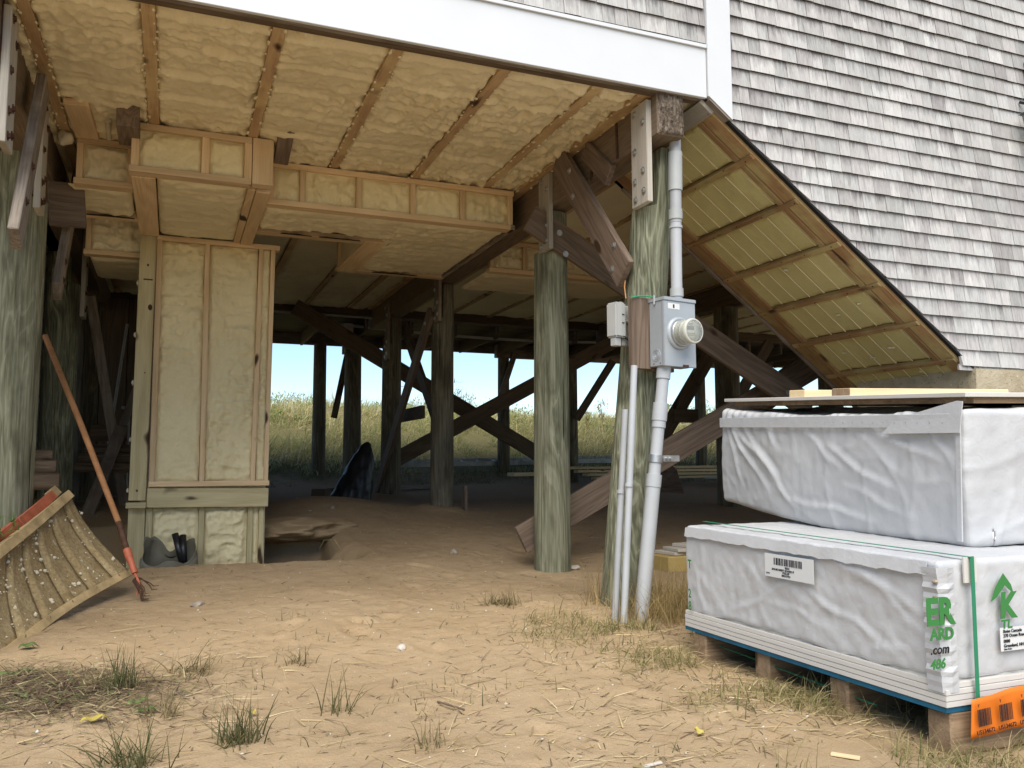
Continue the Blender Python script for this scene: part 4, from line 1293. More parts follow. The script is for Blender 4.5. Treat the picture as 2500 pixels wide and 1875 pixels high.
def lathe_obj(name, prof, mat, cap0=False, cap1=False):
    bm = bmesh.new(); r = lathe(bm, prof)
    if cap0: bm.faces.new(r[0])
    if cap1: bm.faces.new(r[-1])
    o = finish(bm, name, mat, mt, MB @ Matrix.Translation(mc))
    for p in o.data.polygons: p.use_smooth = len(p.vertices) == 4
    return o
lathe_obj('socket_ring', [(.098, 0.0), (.096, -.012), (.086, -.019), (.078, -.019), (.078, -.004)], M_METER)
lathe_obj('retaining_ring', [(.078, -.004), (.079, -.028), (.076, -.034), (.070, -.034)], M_GALV)
n = NT('meter_glass', .05, .5)
n.col((.78, .80, .74)); n.b.inputs['Transmission Weight'].default_value = .82; n.b.inputs['IOR'].default_value = 1.3
M_GLASS = n.m
M_DIAL = plain('meter_dial', (.60, .59, .52), .5, .3)
M_LCD = plain('meter_lcd', (.16, .17, .15), .3, .4)
M_METB = plain('meter_base_cream', (.50, .49, .42), .5, .3, nz=.05)
lathe_obj('meter_base', [(.0695, -.02), (.0675, -.062), (.066, -.064)], M_METB, False, True)
lathe_obj('meter_glass', [(.0725, -.034), (.0720, -.112), (.070, -.122), (.064, -.127), (.0, -.128)], M_GLASS)
lathe_obj('glass_rim', [(.0730, -.105), (.0745, -.112), (.072, -.1255), (.0655, -.1295), (.0635, -.128)], M_METB)
lathe_obj('meter_dial', [(.0600, -.066), (.060, -.088), (.0, -.0885)], M_DIAL)
DM = MB @ Matrix.Translation(mc)
lbox('display', (-.026, -.0905, .008), (.022, -.0892, .030), M_LCD, mt, DM, 0)
for z, w in ((.042, .036), (-.010, .060), (-.020, .044), (-.040, .018)):
    lbox('print_line', (-w / 2, -.0902, z - .0018), (w / 2, -.0892, z + .0018), M_PVCD, mt, DM, 0)
# telecom box to the left
TC = AY(1330, 728, 4.30)
MT = Matrix.Translation(TC) @ Matrix.Rotation(R(16), 4, 'Z')
te = thing('telecom_box', 'small grey telecom junction box left of the electric meter', 'junction box', None, M=MT)
lbox('case', (.045, .022, 0), (.145, .085, .205), M_TELE, te, MT, .008)
lbox('lid', (-.01, -.018, 0), (.075, .07, .21), M_TELE, te, MT, .010)
lbox('seam', (.032, -.0205, .004), (.036, -.0175, .204), M_PVCD, te, MT, 0)
for z in (.085, .135): lbox('latch_mark', (.034, -.022, z), (.054, -.018, z + .005), M_RUST, te, MT, 0)
bm = bmesh.new(); tube_bm(bm, [(.12, .0, .105), (.12, .03, .105)], .013, 12); finish(bm, 'lug', M_TELE, te, MT)
lbox('cable_boot', (.0, .0, -.05), (.045, .045, -.001), M_TELE, te, MT, .003)
lbox('cable_boot', (.065, .01, -.045), (.12, .055, -.001), M_TELE, te, MT, .003)
lbox('loop', (.06, .02, .209), (.085, .03, .222), M_TELE, te, MT, .002)

def cable(label, pts, r, mat, name='cable', cat='cable', group=None):
    t = thing(name, label, cat, Vector(pts[0]), group); tube('cable', pts, r, mat, t, 8); return t
cable('thin brown wire running up the leaning piling above the telecom box', [AY(1352, 645, 4.36), AY(1349, 620, 4.40), AY(1352, 595, 4.5)], .0035, M_HANDLE)
cable('black cable loop hanging under the telecom box to the thin pipes', [AY(1352, 730, 4.32), AY(1362, 738, 4.28), AY(1372, 752, 4.27), AY(1368, 772, 4.27), AY(1362, 790, 4.28)], .007, M_BLACK)
cable('green wire strung from the meter hasp to the telecom box', [AY(1362, 643, 4.22), AY(1382, 639, 4.24), AY(1400, 640, 4.24), AY(1409, 641, 4.22)], .004, M_GREENW)

# conduits
def conduit(label, segs, group='plastic conduits on the leaning piling'):
    """segs: list of (name, pts, radius, material)"""
    t = thing('conduit', label, 'conduit', Vector(segs[0][1][0]), group)
    for nm, pts, r, mat in segs: tube(nm, pts, r, mat, t, 20)
    return t
mtop = MB @ Vector((.172, .075, mh + .004))
c0 = Vector((2.86, 4.26, EYE + 1.02))
conduit('upright white and grey conduit rising from the meter box to the beam', [
    ('pipe', [mtop, Vector((mtop.x + .004, mtop.y, EYE + 1.45))], .034, M_PVCW),
    ('pipe', [Vector((mtop.x + .004, mtop.y, EYE + 1.44)), Vector((mtop.x + .012, mtop.y, EYE + 2.02)), Vector((mtop.x - .035, mtop.y + .05, EYE + 2.22))], .036, M_PVC),
    ('coupling', [Vector((mtop.x, mtop.y, EYE + .985)), Vector((mtop.x, mtop.y, EYE + 1.035))], .041, M_PVCD),
    ('coupling', [Vector((mtop.x + .004, mtop.y, EYE + 1.46)), Vector((mtop.x + .004, mtop.y, EYE + 1.52))], .042, M_PVCD),
    ('coupling', [Vector((mtop.x + .006, mtop.y, EYE + 1.64)), Vector((mtop.x + .010, mtop.y, EYE + 1.88))], .043, M_PVCD),
    ('clamp', [Vector((mtop.x + .004, mtop.y, EYE + 1.405)), Vector((mtop.x + .004, mtop.y, EYE + 1.42))], .040, M_PVCW)])
d0 = MB @ Vector((.055, .07, .0)); gzv = gz(2.55, 4.2)
d1 = Vector((2.465, 4.22, gzv - .15))
def dl(t): return d0.lerp(d1, t)
conduit('wide pale conduit dropping from the meter box into the grass', [
    ('pipe', [dl(.0), dl(.42)], .035, M_PVCW), ('pipe', [dl(.42), dl(1.)], .042, M_PVCW),
    ('coupling', [dl(.0), dl(.045)], .042, M_PVCW), ('coupling', [dl(.135), dl(.20)], .044, M_PVCW), ('coupling', [dl(.20), dl(.225)], .040, M_PVCW), ('coupling', [dl(.395), dl(.44)], .045, M_PVCW)])
cb = thing('pipe_clamp', 'steel strut clamp holding the wide pale conduit', 'clamp', dl(.335))
tube('band', [dl(.325), dl(.352)], .042, M_GALV, cb, 18)
lbox('tab', (.04, -.02, -.018), (.15, -.012, .018), M_GALV, cb, Matrix.Translation(dl(.338)), .002)
for x in (.06, .085): bolt('bolt', dl(.338) + Vector((x, -.02, 0)), (0, -1, 0), M_GALV, cb, .008, .016)
q0, q1 = AY(1356, 795, 4.25), AY(1327, 1312, 4.22)
conduit('left hand thin grey pipe on the leaning piling', [('pipe', [q0.lerp(q1, .18), q1 - Vector((0, 0, .1))], .0195, M_PVC), ('coupling', [q0.lerp(q1, .52), q0.lerp(q1, .535)], .0225, M_PVC)])
q2, q3 = AY(1370, 790, 4.22), AY(1347, 1310, 4.16)
conduit('right hand thin white pipe on the leaning piling', [('pipe', [q2, q3 - Vector((0, 0, .1))], .0195, M_PVCW), ('coupling', [q2.lerp(q3, .50), q2.lerp(q3, .515)], .0225, M_PVCW)])

# ---------------------------------------------------------------- wrapped bundles of boards
def rounded_wrap(name, half, rad, step, deform, mat, parent, M, skip=(), amp=.01, seed=0):
    """closed-looking wrap: rounded box faces with wrinkles and a deform(p)->p applied in local space"""
    Vs, Fs, off = [], [], 0
    hx, hy, hz = half
    for ax in range(3):
        for sg in (-1, 1):
            if (ax, sg) in skip: continue
            o1, o2 = [k for k in range(3) if k != ax]
            h = [hx, hy, hz]
            n1 = int(2 * h[o1] / step) + 2; n2 = int(2 * h[o2] / step) + 2
            A, B = np.meshgrid(np.linspace(-h[o1], h[o1], n1), np.linspace(-h[o2], h[o2], n2), indexing='ij')
            P = np.zeros((n1 * n2, 3)); P[:, o1] = A.ravel(); P[:, o2] = B.ravel(); P[:, ax] = sg * h[ax]
            F = grid_faces(n1, n2, off)
            e1 = np.zeros(3); e1[o1] = 1; e2 = np.zeros(3); e2[o2] = 1; nn = np.zeros(3); nn[ax] = sg
            if np.dot(np.cross(e1, e2), nn) < 0: F = F[:, ::-1]
            Vs.append(P); Fs.append(F); off += len(P)
    P = np.concatenate(Vs); F = np.concatenate(Fs)
    H = np.array(half); q = np.clip(P, -(H - rad), H - rad); d = P - q
    L = np.linalg.norm(d, axis=1)[:, None]; P = q + d / np.maximum(L, 1e-6) * np.minimum(L, rad)
    P = deform(P)
    me = mesh_np(name, P, F, mat, True)
    return obj(name, me, parent, M)

def creases(P, seed, dirs, amp):
    """long diagonal drapery creases along given directions"""
    out = np.zeros(len(P))
    for i, (dv, f, aa) in enumerate(dirs):
        dv = np.array(dv, float); dv /= np.linalg.norm(dv)
        along = P @ dv
        perp = P - along[:, None] * dv
        w = noise(np.c_[perp * f * .6 + along[:, None] * dv * f * .07 + .25 * noise(P * 3, seed + i)[:, None]], seed + 30 + i)
        sharp = 1 - np.abs(w) * 2.2
        out += aa * np.clip(sharp, 0, 1) ** 4 * (.5 + .5 * noise(P * 1.7, seed + 60 + i))
    return out * amp

def fold_lines(u, v, segs, w, seed):
    """sharp pulled folds in the sheeting: u, v in metres on the face"""
    out = np.zeros(len(u))
    for k, ((u0, v0), (u1, v1), a) in enumerate(segs):
        du, dv = u1 - u0, v1 - v0; L2 = du * du + dv * dv
        t = np.clip(((u - u0) * du + (v - v0) * dv) / L2, 0, 1)
        bend = .02 * np.sin(t * 5 + k)
        d = ((u - u0 - t * du) * dv - (v - v0 - t * dv) * du) / math.sqrt(L2) + bend * (1 - abs(2 * t - 1))
        e = np.hypot(u - u0 - t * du, v - v0 - t * dv)
        far = np.where((t <= 0) | (t >= 1), np.exp(-(e / .02) ** 2), 1)
        out += a * far * np.sin(np.pi * np.clip(t * .9 + .08, 0, 1)) ** .6 * (np.exp(-np.abs(d) / w) - .45 * np.exp(-((d - 1.6 * w) / (1.3 * w)) ** 2))
    return out

LBX, LBY = 2.38, 2.10
lw, ll = 2.44, 1.50
zt_l, zh_l, zb_l = -.335, -.728, -.806
lb = thing('board_bundle', 'lower white wrapped bundle of boards with green print sitting on pallet bearers', 'board bundle', Vector((LBX + lw / 2, LBY + ll / 2, EYE + zb_l)), 'wrapped bundles of trim board')
LC = Vector((LBX + lw / 2, LBY + ll / 2, EYE + (zt_l + zh_l) / 2))
hh = (zt_l - zh_l) / 2
def def_low(P):
    P = P.copy()
    t = (P[:, 2] + hh) / (2 * hh)
    yy = P[:, 1] / (ll / 2)
    # hem hangs unevenly; top rises a little toward the back
    hem = .018 * noise(np.c_[P[:, 0] * 3, P[:, 1] * 3], 7) + .012 * noise(np.c_[P[:, 0] * 11, P[:, 1] * 11], 8)
    P[:, 2] += (1 - t) * hem + t * .018 * (yy + 1) / 2
    c = creases(P, 3, [((0, .75, .55), 9, 1.), ((0, .5, -.5), 7, .8), ((0, 1., .1), 13, .5), ((1, .1, .5), 9, .7)], .005)
    u_, v_ = (P[:, 1] + ll / 2), t * 2 * hh
    c = c + fold_lines(u_, v_, [((1.12, .05), (.70, .24), .007), ((.66, .22), (.20, .05), .008), ((.52, .37), (.06, .20), .007), ((.78, .39), (.15, .26), .006), ((.36, .33), (.03, .12), .006), ((1.42, .20), (1.34, .02), .006), ((.30, .05), (.22, .11), .006), ((.22, .11), (.13, .03), .006), ((1.2, .36), (.9, .30), .005), ((.9, .12), (.5, .08), .005), ((1.05, .28), (.86, .16), .005)], .014, 1)
    c = c + .003 * fbm(P * 6, 3, 17) + .0025 * noise(P * 28, 19)
    dirn = np.zeros_like(P); 
    dirn[:, 0] = np.where(P[:, 0] < -lw / 2 + .06, -1, 0); dirn[:, 1] = np.where(P[:, 1] < -ll / 2 + .06, -1, 0); dirn[:, 2] = np.where(t > .9, .6, 0)
    P += dirn * c[:, None]
    return P
rounded_wrap('wrap', (lw / 2, ll / 2, hh), .018, .0105, def_low, M_WRAP, lb, Matrix.Translation(LC), skip=((2, -1), (0, 1), (1, 1)))
# folded hems lying over the face along the top edge
for (x, y0, y1, z, w) in ((LBX - .014, LBY + .04, LBY + ll - .02, zt_l - .028, .044),):
    bm = bmesh.new(); n_ = 40
    pr = []
    for i in range(n_ + 1):
        y = y0 + (y1 - y0) * i / n_; dz = .002 * math.sin(i * 1.7) + rng.uniform(-.001, .001) + .018 * i / n_
        pr.append((bm.verts.new((x + .002, y, EYE + z + w / 2 + dz)), bm.verts.new((x - .005, y, EYE + z - w / 2 + dz + rng.uniform(-.003, .003)))))
    for i in range(n_): bm.faces.new((pr[i][0], pr[i][1], pr[i + 1][1], pr[i + 1][0]))
    finish(bm, 'hem_fold', M_WRAP, lb).modifiers.new('thickness', 'SOLIDIFY').thickness = .003
# taped corner flap
bm = bmesh.new(); pr = []
for i in range(25):
    z = EYE + zh_l - .03 + (zt_l - zh_l + .01) * i / 24
    j = rng.uniform(-.004, .004)
    pr.append([bm.verts.new(c) for c in ((LBX - .018 + j, LBY + .055, z), (LBX - .020 + j, LBY - .006, z), (LBX + .012, LBY - .020 + j, z), (LBX + .045, LBY - .016, z))])
for i in range(24):
    for k in range(3): bm.faces.new((pr[i][k], pr[i][k + 1], pr[i + 1][k + 1], pr[i + 1][k]))
finish(bm, 'corner_flap', M_WRAP, lb).modifiers.new('thickness', 'SOLIDIFY').thickness = .002
for (z, r) in ((-.40, .02), (-.45, .016)):
    bm = bmesh.new(); bmesh.ops.create_icosphere(bm, subdivisions=2, radius=r)
    for v in bm.verts: v.co = Vector((v.co.x * .4, v.co.y * .6, v.co.z * .35)) * rng.uniform(.8, 1.2)
    finish(bm, 'dirt_smear', M_STONE, lb, Matrix.Translation((LBX - .022, LBY + .0, EYE + z)))
# the lowest sheets show below the hem
for k in range(4):
    z = zb_l + .0095 + k * .0195
    j = rng.uniform(-.004, .004)
    panel_box('trim_sheet', (LBX - .010 + j, LBY - .012 + j, EYE + z - .009), (LBX + lw, LBY + ll, EYE + z + .009), M_PVCB, lb, .0015)
panel_box('stacked_sheets', (LBX + .012, LBY + .012, EYE + zb_l + .06), (LBX + lw, LBY + ll, EYE + zt_l - .02), M_PVCB, lb)
bs = bmesh.new(); bx(bs, (LBX + lw / 2, LBY + ll / 2, EYE + zb_l - .010), (lw + .012, ll + .012, .016))
finish(bs, 'blue_sheet', M_BLUE, lb)

# printing on the front face
FYp = LBY - .0215
def fmat(x, z): return face_frame((x, FYp, EYE + z), (1, 0, 0))
pE = AY(2003, 1353, FYp); pE.z -= EYE
text_obj('print_letters', 'ER', .118, M_INK, lb, fmat(pE.x - .004, pE.z + .004), .042, 0, .95)
pA = AY(2016, 1383, FYp); text_obj('print_letters', 'ARD', .052, M_INK, lb, fmat(pA.x - .012, pA.z - EYE), .040, 0, 1.0)
pm = AY(2016, 1414, FYp); text_obj('print_letters', '.com', .042, M_INKK, lb, fmat(pm.x - .012, pm.z - EYE), .022, .2)
p4 = AY(2016, 1446, FYp); text_obj('print_letters', '486', .044, M_INK, lb, fmat(p4.x - .012, p4.z - EYE), .03, .2)
pk = AY(2160, 1334, FYp)
text_obj('print_letters', 'K', .115, M_INK, lb, fmat(pk.x, pk.z - EYE), .045, .1)
pt = AY(2163, 1358, FYp); text_obj('print_letters', 'TL', .040, M_INK, lb, fmat(pt.x, pt.z - EYE), .035, .1, 1.2)
# roof shaped arrow above the K
bm = bmesh.new()
ar = [(2140, 1300), (2150, 1268), (2166, 1238), (2183, 1262), (2190, 1284), (2170, 1264), (2153, 1290)]
prism(bm, [AY(x, y, FYp + .001) for x, y in ar], (0, -.0012, 0)); finish(bm, 'print_arrow', M_INK, lb)
# shipping label
pl = AY(2164, 1408, FYp - .002)
SHL = sheet('shipping_label', .22, .078, M_PAPER, lb, fmat(pl.x, pl.z - EYE))
LM = face_frame((pl.x, FYp - .0015, pl.z), (1, 0, 0))
for k, (s, dy) in enumerate((('Boise Cascade', .061), ('270 Ocean Road', .046), ('0000', .028), ('Greenland, NH 0', .013))):
    text_obj('label_text', s, .0155, M_INKK, SHL, LM @ Matrix.Translation((.012, dy, .0003)), .01, .1)
text_obj('label_text', 'Sales Order', .008, M_INKK, SHL, LM @ Matrix.Translation((.012, .004, .0003)))
# carton corner card and green strap
card = AY(2086, 1260, FYp - .004)
sheet('corner_card', .060, .085, M_PVCB, lb, fmat(card.x, card.z - EYE), .006)
sx_ = AY(2101, 1300, LBY - .028).x
board('strap', (sx_ + .004, LBY - .031, EYE + zt_l + .015), (sx_, LBY - .028, EYE - .905), .017, .0016, (1, 0, 0), M_GREEN, lb, 0)
board('strap', (sx_ + .004, LBY - .028, EYE + zt_l + .012), (sx_, LBY + ll, EYE + zt_l + .034), .017, .0016, (1, 0, 0), M_GREEN, lb, 0)
board('strap', (LBX + .05, LBY + .35, EYE - .895), (LBX + .05, LBY + ll - .2, EYE - .87), .012, .0016, (1, 0, 0), M_GREEN, lb, 0)
# paper label on the long left face
def lmat(y, z, dx=.0): return face_frame((LBX - .024 - dx, y, EYE + z), (0, -1, 0))
pa = AX(1653, 1243, LBX - .024); pb = AX(1757, 1224, LBX - .024); pc = AX(1653, 1194, LBX - .024)
LW = pa.y - pb.y; LH = pc.z - pa.z
BLB = sheet('bundle_label', LW, LH, M_PAPER, lb, lmat(pa.y, pa.z - EYE), .0015)
barcode(BLB, lmat(pa.y - LW * .2, pa.z - EYE + LH * .55, .001), LW * .56, LH * .30, M_INKK, 4)
for s, sz, xx, yy in (('9034', .105, .43, .42), ("3/4X48 SHEET BOARD 8'", .098, .15, .31), ('P555-E9', .095, .38, .20), ('SMOOTH', .095, .36, .09), ('25 PC', .07, .03, .12)):
    text_obj('label_text', s, LH * sz * 1.25, M_INKK, BLB, lmat(pa.y - LW * xx, pa.z - EYE + LH * yy, .001), .012, 0, 1.1)
# printed strip folded round the far left edge
for z, s in ((-.52, 'T'), (-.66, '2'), (-.72, '8')):
    text_obj('print_letters', s, .06, M_INK, lb, face_frame((LBX - .022, LBY + ll - .05, EYE + z), (0, -1, 0)), .02, 0, .8)

# orange barcode tags on the front bearer
og = thing('orange_tag', 'bright orange barcode tags stapled to the front pallet bearer', 'tag', AY(2150, 1560, LBY - .05))
T0 = AY(2097, 1597, LBY - .045)
nU, nV = 24, 8
V = []
for i in range(nU):
    for k in range(nV):
        u, v = i / (nU - 1), k / (nV - 1)
        V.append((T0.x + .30 * u + .012 * v, LBY - .045 - .004 * math.sin(u * 9) - .008 * (1 - v) * u, T0.z + .020 * u + (.122 + .01 * u) * v + .0015 * math.sin(u * 12)))
me = mesh_np('tag_sheet', np.array(V) - np.array(T0), grid_faces(nU, nV)[:, ::-1], M_ORANGE, True)
o = obj('tag_sheet', me, og, Matrix.Translation(T0))
md = o.modifiers.new('thickness', 'SOLIDIFY'); md.thickness = .0012
for k, x in enumerate((.022, .118, .215)):
    Mx = face_frame((T0.x + x, LBY - .0595 - x * .03, T0.z + .038 + x * .07), (1, -.03, .07))
    barcode(og, Mx, .058, .054, M_INKK, 9)
    text_obj('tag_text', 'US134672', .0195, M_INKK, og, Mx @ Matrix.Translation((-.012, -.024, 0)), .01)
    text_obj('tag_text', 'T', .012, M_INKK, og, Mx @ Matrix.Translation((.004, .062, 0)), .03)

# pallet bearers
pal = thing('pallet', 'rough wooden pallet bearers under the lower white bundle', 'pallet', Vector((LBX + 1.2, LBY + .9, EYE - .92)))
for y in (LBY + .045, LBY + .50, LBY + .96, LBY + 1.40):
    zg = gz(LBX + .1, y) - .012
    zt = EYE + zb_l - .0195
    board('bearer', (LBX + .012 + rng.uniform(-.01, .02), y, (zt + zg) / 2), (LBX + lw, y, (zt + zg) / 2), .095, zt - zg, (0, 1, 0), M_PALLET, pal, .008, .003)
for x in (LBX + .32, LBX + .75):
    board('cross_plank', (x, LBY + .1, EYE - .89), (x, LBY + ll - .1, EYE - .88), .09, .02, (1, 0, 0), M_PALLET, pal, .003)
board('skid', (LBX + .36, LBY + .11, EYE - .92), (LBX + 1.4, LBY + .16, EYE - .92), .10, .05, (0, 1, 0), M_PALLET, pal, .008, .003)

# upper bundle
NU = Vector((2.81, 2.35, EYE - .338))
ydir = Vector((.104, 1.0, .059)).normalized(); xdir = Vector((1, -.02, .02)); xdir = (xdir - ydir * xdir.dot(ydir)).normalized(); zdir = xdir.cross(ydir)
uw, ul, uh = 2.44, 1.80, .545
MU = Matrix.Identity(4)
ctr = NU + xdir * uw / 2 + ydir * ul / 2 + zdir * uh / 2
for i in range(3): MU[i][0] = xdir[i]; MU[i][1] = ydir[i]; MU[i][2] = zdir[i]; MU[i][3] = ctr[i]
ub = thing('board_bundle', 'upper plain white wrapped bundle sagging over the lower printed bundle', 'board bundle', None, 'wrapped bundles of trim board', MU)
def def_up(P):
    P = P.copy()
    t = (P[:, 2] + uh / 2) / uh; yy = (P[:, 1] + ul / 2) / ul; xx = (P[:, 0] + uw / 2) / uw
    # top edge droops between the ends; bottom bellies down, lifting at the far end
    P[:, 2] += t * (-.035 * np.sin(np.pi * np.clip(yy * 1.02, 0, 1)) ** .6 * (xx < .2) + .008 * noise(P * 9, 3)) + (1 - t) * (-.035 * np.sin(np.pi * np.clip(yy * 1.15 - .1, 0, 1)) + .06 * np.clip(xx - .02, 0, .3))
    P[:, 0] += np.where(xx < .05, (1 - t) * .02 * (1 - yy) - .012 * np.sin(np.pi * t) , 0)
    c = creases(P, 5, [((0, .62, .8), 5.5, 1.1), ((0, .45, .9), 9, .8), ((0, 1., -.25), 6, .7), ((1, 0, .35), 7, .9)], .008)
    u_, v_ = (P[:, 1] + ul / 2), t * uh
    c = c + fold_lines(u_, v_, [((1.72, .49), (1.30, .12), .014), ((1.68, .47), (1.20, .20), .012), ((1.60, .50), (1.10, .07), .013), ((1.74, .46), (1.55, .10), .010), ((1.0, .46), (.72, .30), .010), ((.82, .40), (.35, .20), .012), ((.55, .50), (.10, .33), .012), ((.20, .52), (.03, .27), .010), ((1.1, .11), (.5, .06), .012), ((1.40, .50), (1.22, .36), .009), ((.7, .22), (.3, .10), .009)], .017, 2)
    c = c + .005 * fbm(P * 4, 3, 27) + .002 * noise(P * 26, 29)
    # gathered pleats along the top hem
    pleat = np.exp(-((t - 1) / .10) ** 2) * .007 * np.sin(P[:, 1] * 95 + 3 * noise(P * 5, 31)) * (.5 + .5 * noise(P * 4, 32))
    dirn = np.zeros_like(P)
    dirn[:, 0] = np.where(xx < .03, -1, 0); dirn[:, 1] = np.where(yy < .03, -1, 0); dirn[:, 2] = np.where(t > .95, .3, 0)
    P += dirn * (c + pleat)[:, None]
    return P
rounded_wrap('wrap', (uw / 2, ul / 2, uh / 2), .03, .0115, def_up, M_WRAP, ub, MU, skip=((0, 1), (1, 1)))
def UL(x, y, z): return MU @ Vector((x - uw / 2, y - ul / 2, z - uh / 2))
# stitched seam bands
board('seam_band', UL(-.018, .012, .03), UL(-.016, .014, uh - .005), .024, .006, tuple(ydir), M_WRAP, ub, .001)
board('seam_band', UL(-.022, .05, uh - .055), UL(-.028, ul - .03, uh - .085), .055, .004, tuple(zdir), M_WRAP, ub, .001)
bm = bmesh.new()
prism(bm, [UL(-.030, -.006, uh - .10), UL(-.030, .42, uh - .115), UL(-.024, .34, uh - .05), UL(-.018, .02, uh + .022), UL(-.018, -.01, uh + .02)], tuple(xdir * .004))
finish(bm, 'corner_fold', M_WRAP, ub)
board('strap', UL(.36, -.03, .02), UL(.36, -.03, uh - .02), .020, .002, tuple(xdir), M_BLACK, ub, 0)
for k in range(26):
    p = UL(-.02, .08 + k * .066, uh - .062 - .0007 * k)
    bm = bmesh.new(); bmesh.ops.create_icosphere(bm, subdivisions=1, radius=.0018); finish(bm, 'staple', M_GALV, ub, Matrix.Translation(p - xdir * .008))
# sheets and offcuts lying on it
ts = thing('top_sheet', 'thin white sheet lying on top of the upper bundle', 'sheet', UL(.8, .9, uh + .04))
bm = bmesh.new(); bx(bm, (uw / 2 + .012 - uw / 2, .01, uh / 2 + .046), (uw - .02, ul - .01, .018)); bmesh.ops.bevel(bm, geom=bm.edges[:], offset=.002, segments=1, affect='EDGES'); finish(bm, 'sheet', M_PVCB, ts, MU)
ts = thing('top_sheet', 'brown plank layer showing under the thin white sheet on the upper bundle', 'sheet', UL(.8, .9, uh + .02))
bm = bmesh.new(); bx(bm, (.03, .0, uh / 2 + .024), (uw - .09, ul - .06, .022)); finish(bm, 'sheet', M_PALLET, ts, MU)
z0 = uh + .056
for lab, y, x0, x1 in (('pale lumber offcut with a square clean end on the upper bundle', 1.32, .18, .36), ('longer knotty lumber offcut with a dark sawn end on the upper bundle', .98, .20, 1.18)):
    t = thing('lumber_offcut', lab, 'lumber', UL(x0, y, z0), 'lumber offcuts on the upper bundle')
    board('timber', UL(x0, y, z0 + .02), UL(x1, y, z0 + .02), .14, .04, tuple(ydir), M_LUMBER, t, .003)
    if x0 == .20:
        bm = bmesh.new(); bx(bm, (0, 0, 0), (.002, .136, .037)); finish(bm, 'sawn_end', M_PALLET, t, frame(UL(x0 - .003, y, z0 + .02), UL(x0 + .1, y, z0 + .02), tuple(ydir)) @ Matrix.Translation((-.0515, 0, 0)))
# black lantern on the shingles, cut by the frame edge
wl = thing('wall_lantern', 'black wall lantern cut off by the right frame edge on the shingles', 'lantern', Vector((5.56, FY - .1, EYE + 2.85)))
lx = AY(2212, 230, FY - .12)
def tap(bm, c, z0, z1, r0, r1, seg=4):
    tube_bm(bm, [(c.x, c.y, z0), (c.x, c.y, z1)], [r0, r1], seg)
cL = Vector((lx.x + .125, FY - .13, 0))
bm = bmesh.new(); tap(bm, cL, lx.z + .02, lx.z - .03, .04, .12); finish(bm, 'hood', M_BLACK, wl)
bm = bmesh.new(); tap(bm, cL, lx.z - .03, lx.z - .20, .10, .075); finish(bm, 'lamp_glass', M_GLASS, wl)
bm = bmesh.new(); tap(bm, cL, lx.z - .20, lx.z - .23, .085, .05); finish(bm, 'base', M_BLACK, wl)
board('arm', Vector((cL.x, FY - .13, lx.z + .02)), Vector((cL.x, FY + .0, lx.z + .10)), .02, .02, (1, 0, 0), M_BLACK, wl, .002)
board('wall_plate', Vector((cL.x + .09, FY - .012, lx.z - .02)), Vector((cL.x + .09, FY - .012, lx.z + .42)), .05, .03, (1, 0, 0), M_BLACK, wl, .006)
# ---------------------------------------------------------------- ribbed scoop at the left
def ray_at(x, y, Y): return AY(x, y, Y)
top_ctrl = [ray_at(152, 1066, 6.02), ray_at(80, 1126, 5.55), ray_at(0, 1188, 5.05), ray_at(-120, 1284, 4.5)]
bot_ctrl = [ray_at(283, 1236, 5.92), ray_at(151, 1308, 5.35), ray_at(0, 1420, 4.66), ray_at(-150, 1530, 4.15)]
def curve(ctrl, u):
    u = max(0, min(.9999, u)) * (len(ctrl) - 1); i = int(u); f = u - i
    p0 = ctrl[max(i - 1, 0)]; p1 = ctrl[i]; p2 = ctrl[i + 1]; p3 = ctrl[min(i + 2, len(ctrl) - 1)]
    return .5 * ((2 * p1) + (p2 - p0) * f + (2 * p0 - 5 * p1 + 4 * p2 - p3) * f * f + (3 * p1 - p0 - 3 * p2 + p3) * f ** 3)
def scoop_pt(u, v, lift=0.):
    a = curve(top_ctrl, u); b = curve(bot_ctrl, u)
    ch_ = b - a; along = (curve(bot_ctrl, min(u + .02, 1)) - curve(bot_ctrl, max(u - .02, 0))).normalized()
    nn = along.cross(ch_).normalized()
    if nn.y > 0: nn = -nn                       # toward the viewer
    sag = -.04 * math.sin(math.pi * min(1, max(0, v)) ** .8)
    return a + ch_ * v + nn * (sag + lift)
def scoop_mat():
    n = NT('mud_caked_scoop', .9, .15)
    v = n.coord()
    f = n.noise(v, 5, 5, .65)
    c = n.ramp(f, [(.3, (.25, .175, .08)), (.5, (.37, .275, .14)), (.7, (.46, .36, .20))])
    g = n.noise(v, 60, 4, .7)
    c = n.mix(n.ramp(g, [(.35, (.5, .5, .5)), (.6, (0, 0, 0))]), c, (.10, .065, .03))
    w = n.noise(v, 17, 3, .6)
    c = n.mix(n.ramp(w, [(.68, (0, 0, 0)), (.74, (.7, .7, .7))]), c, (.62, .55, .36))
    n.col(c); n.bump(n.math('ADD', g, f), .5, .008)
    return n.m
M_SCOOP = scoop_mat()
M_SCOOPR = plain('scoop_rail_mud', (.44, .32, .16), .85, .2, nz=.35, nscale=9, bump=.4)
sc = thing('ribbed_scoop', 'mud caked ribbed scoop with a red rail leaning on the thick mottled piling', 'scoop', curve(bot_ctrl, .3))
us = [0., .115, .23, .345, .46, .58, .70, .84, 1.0]
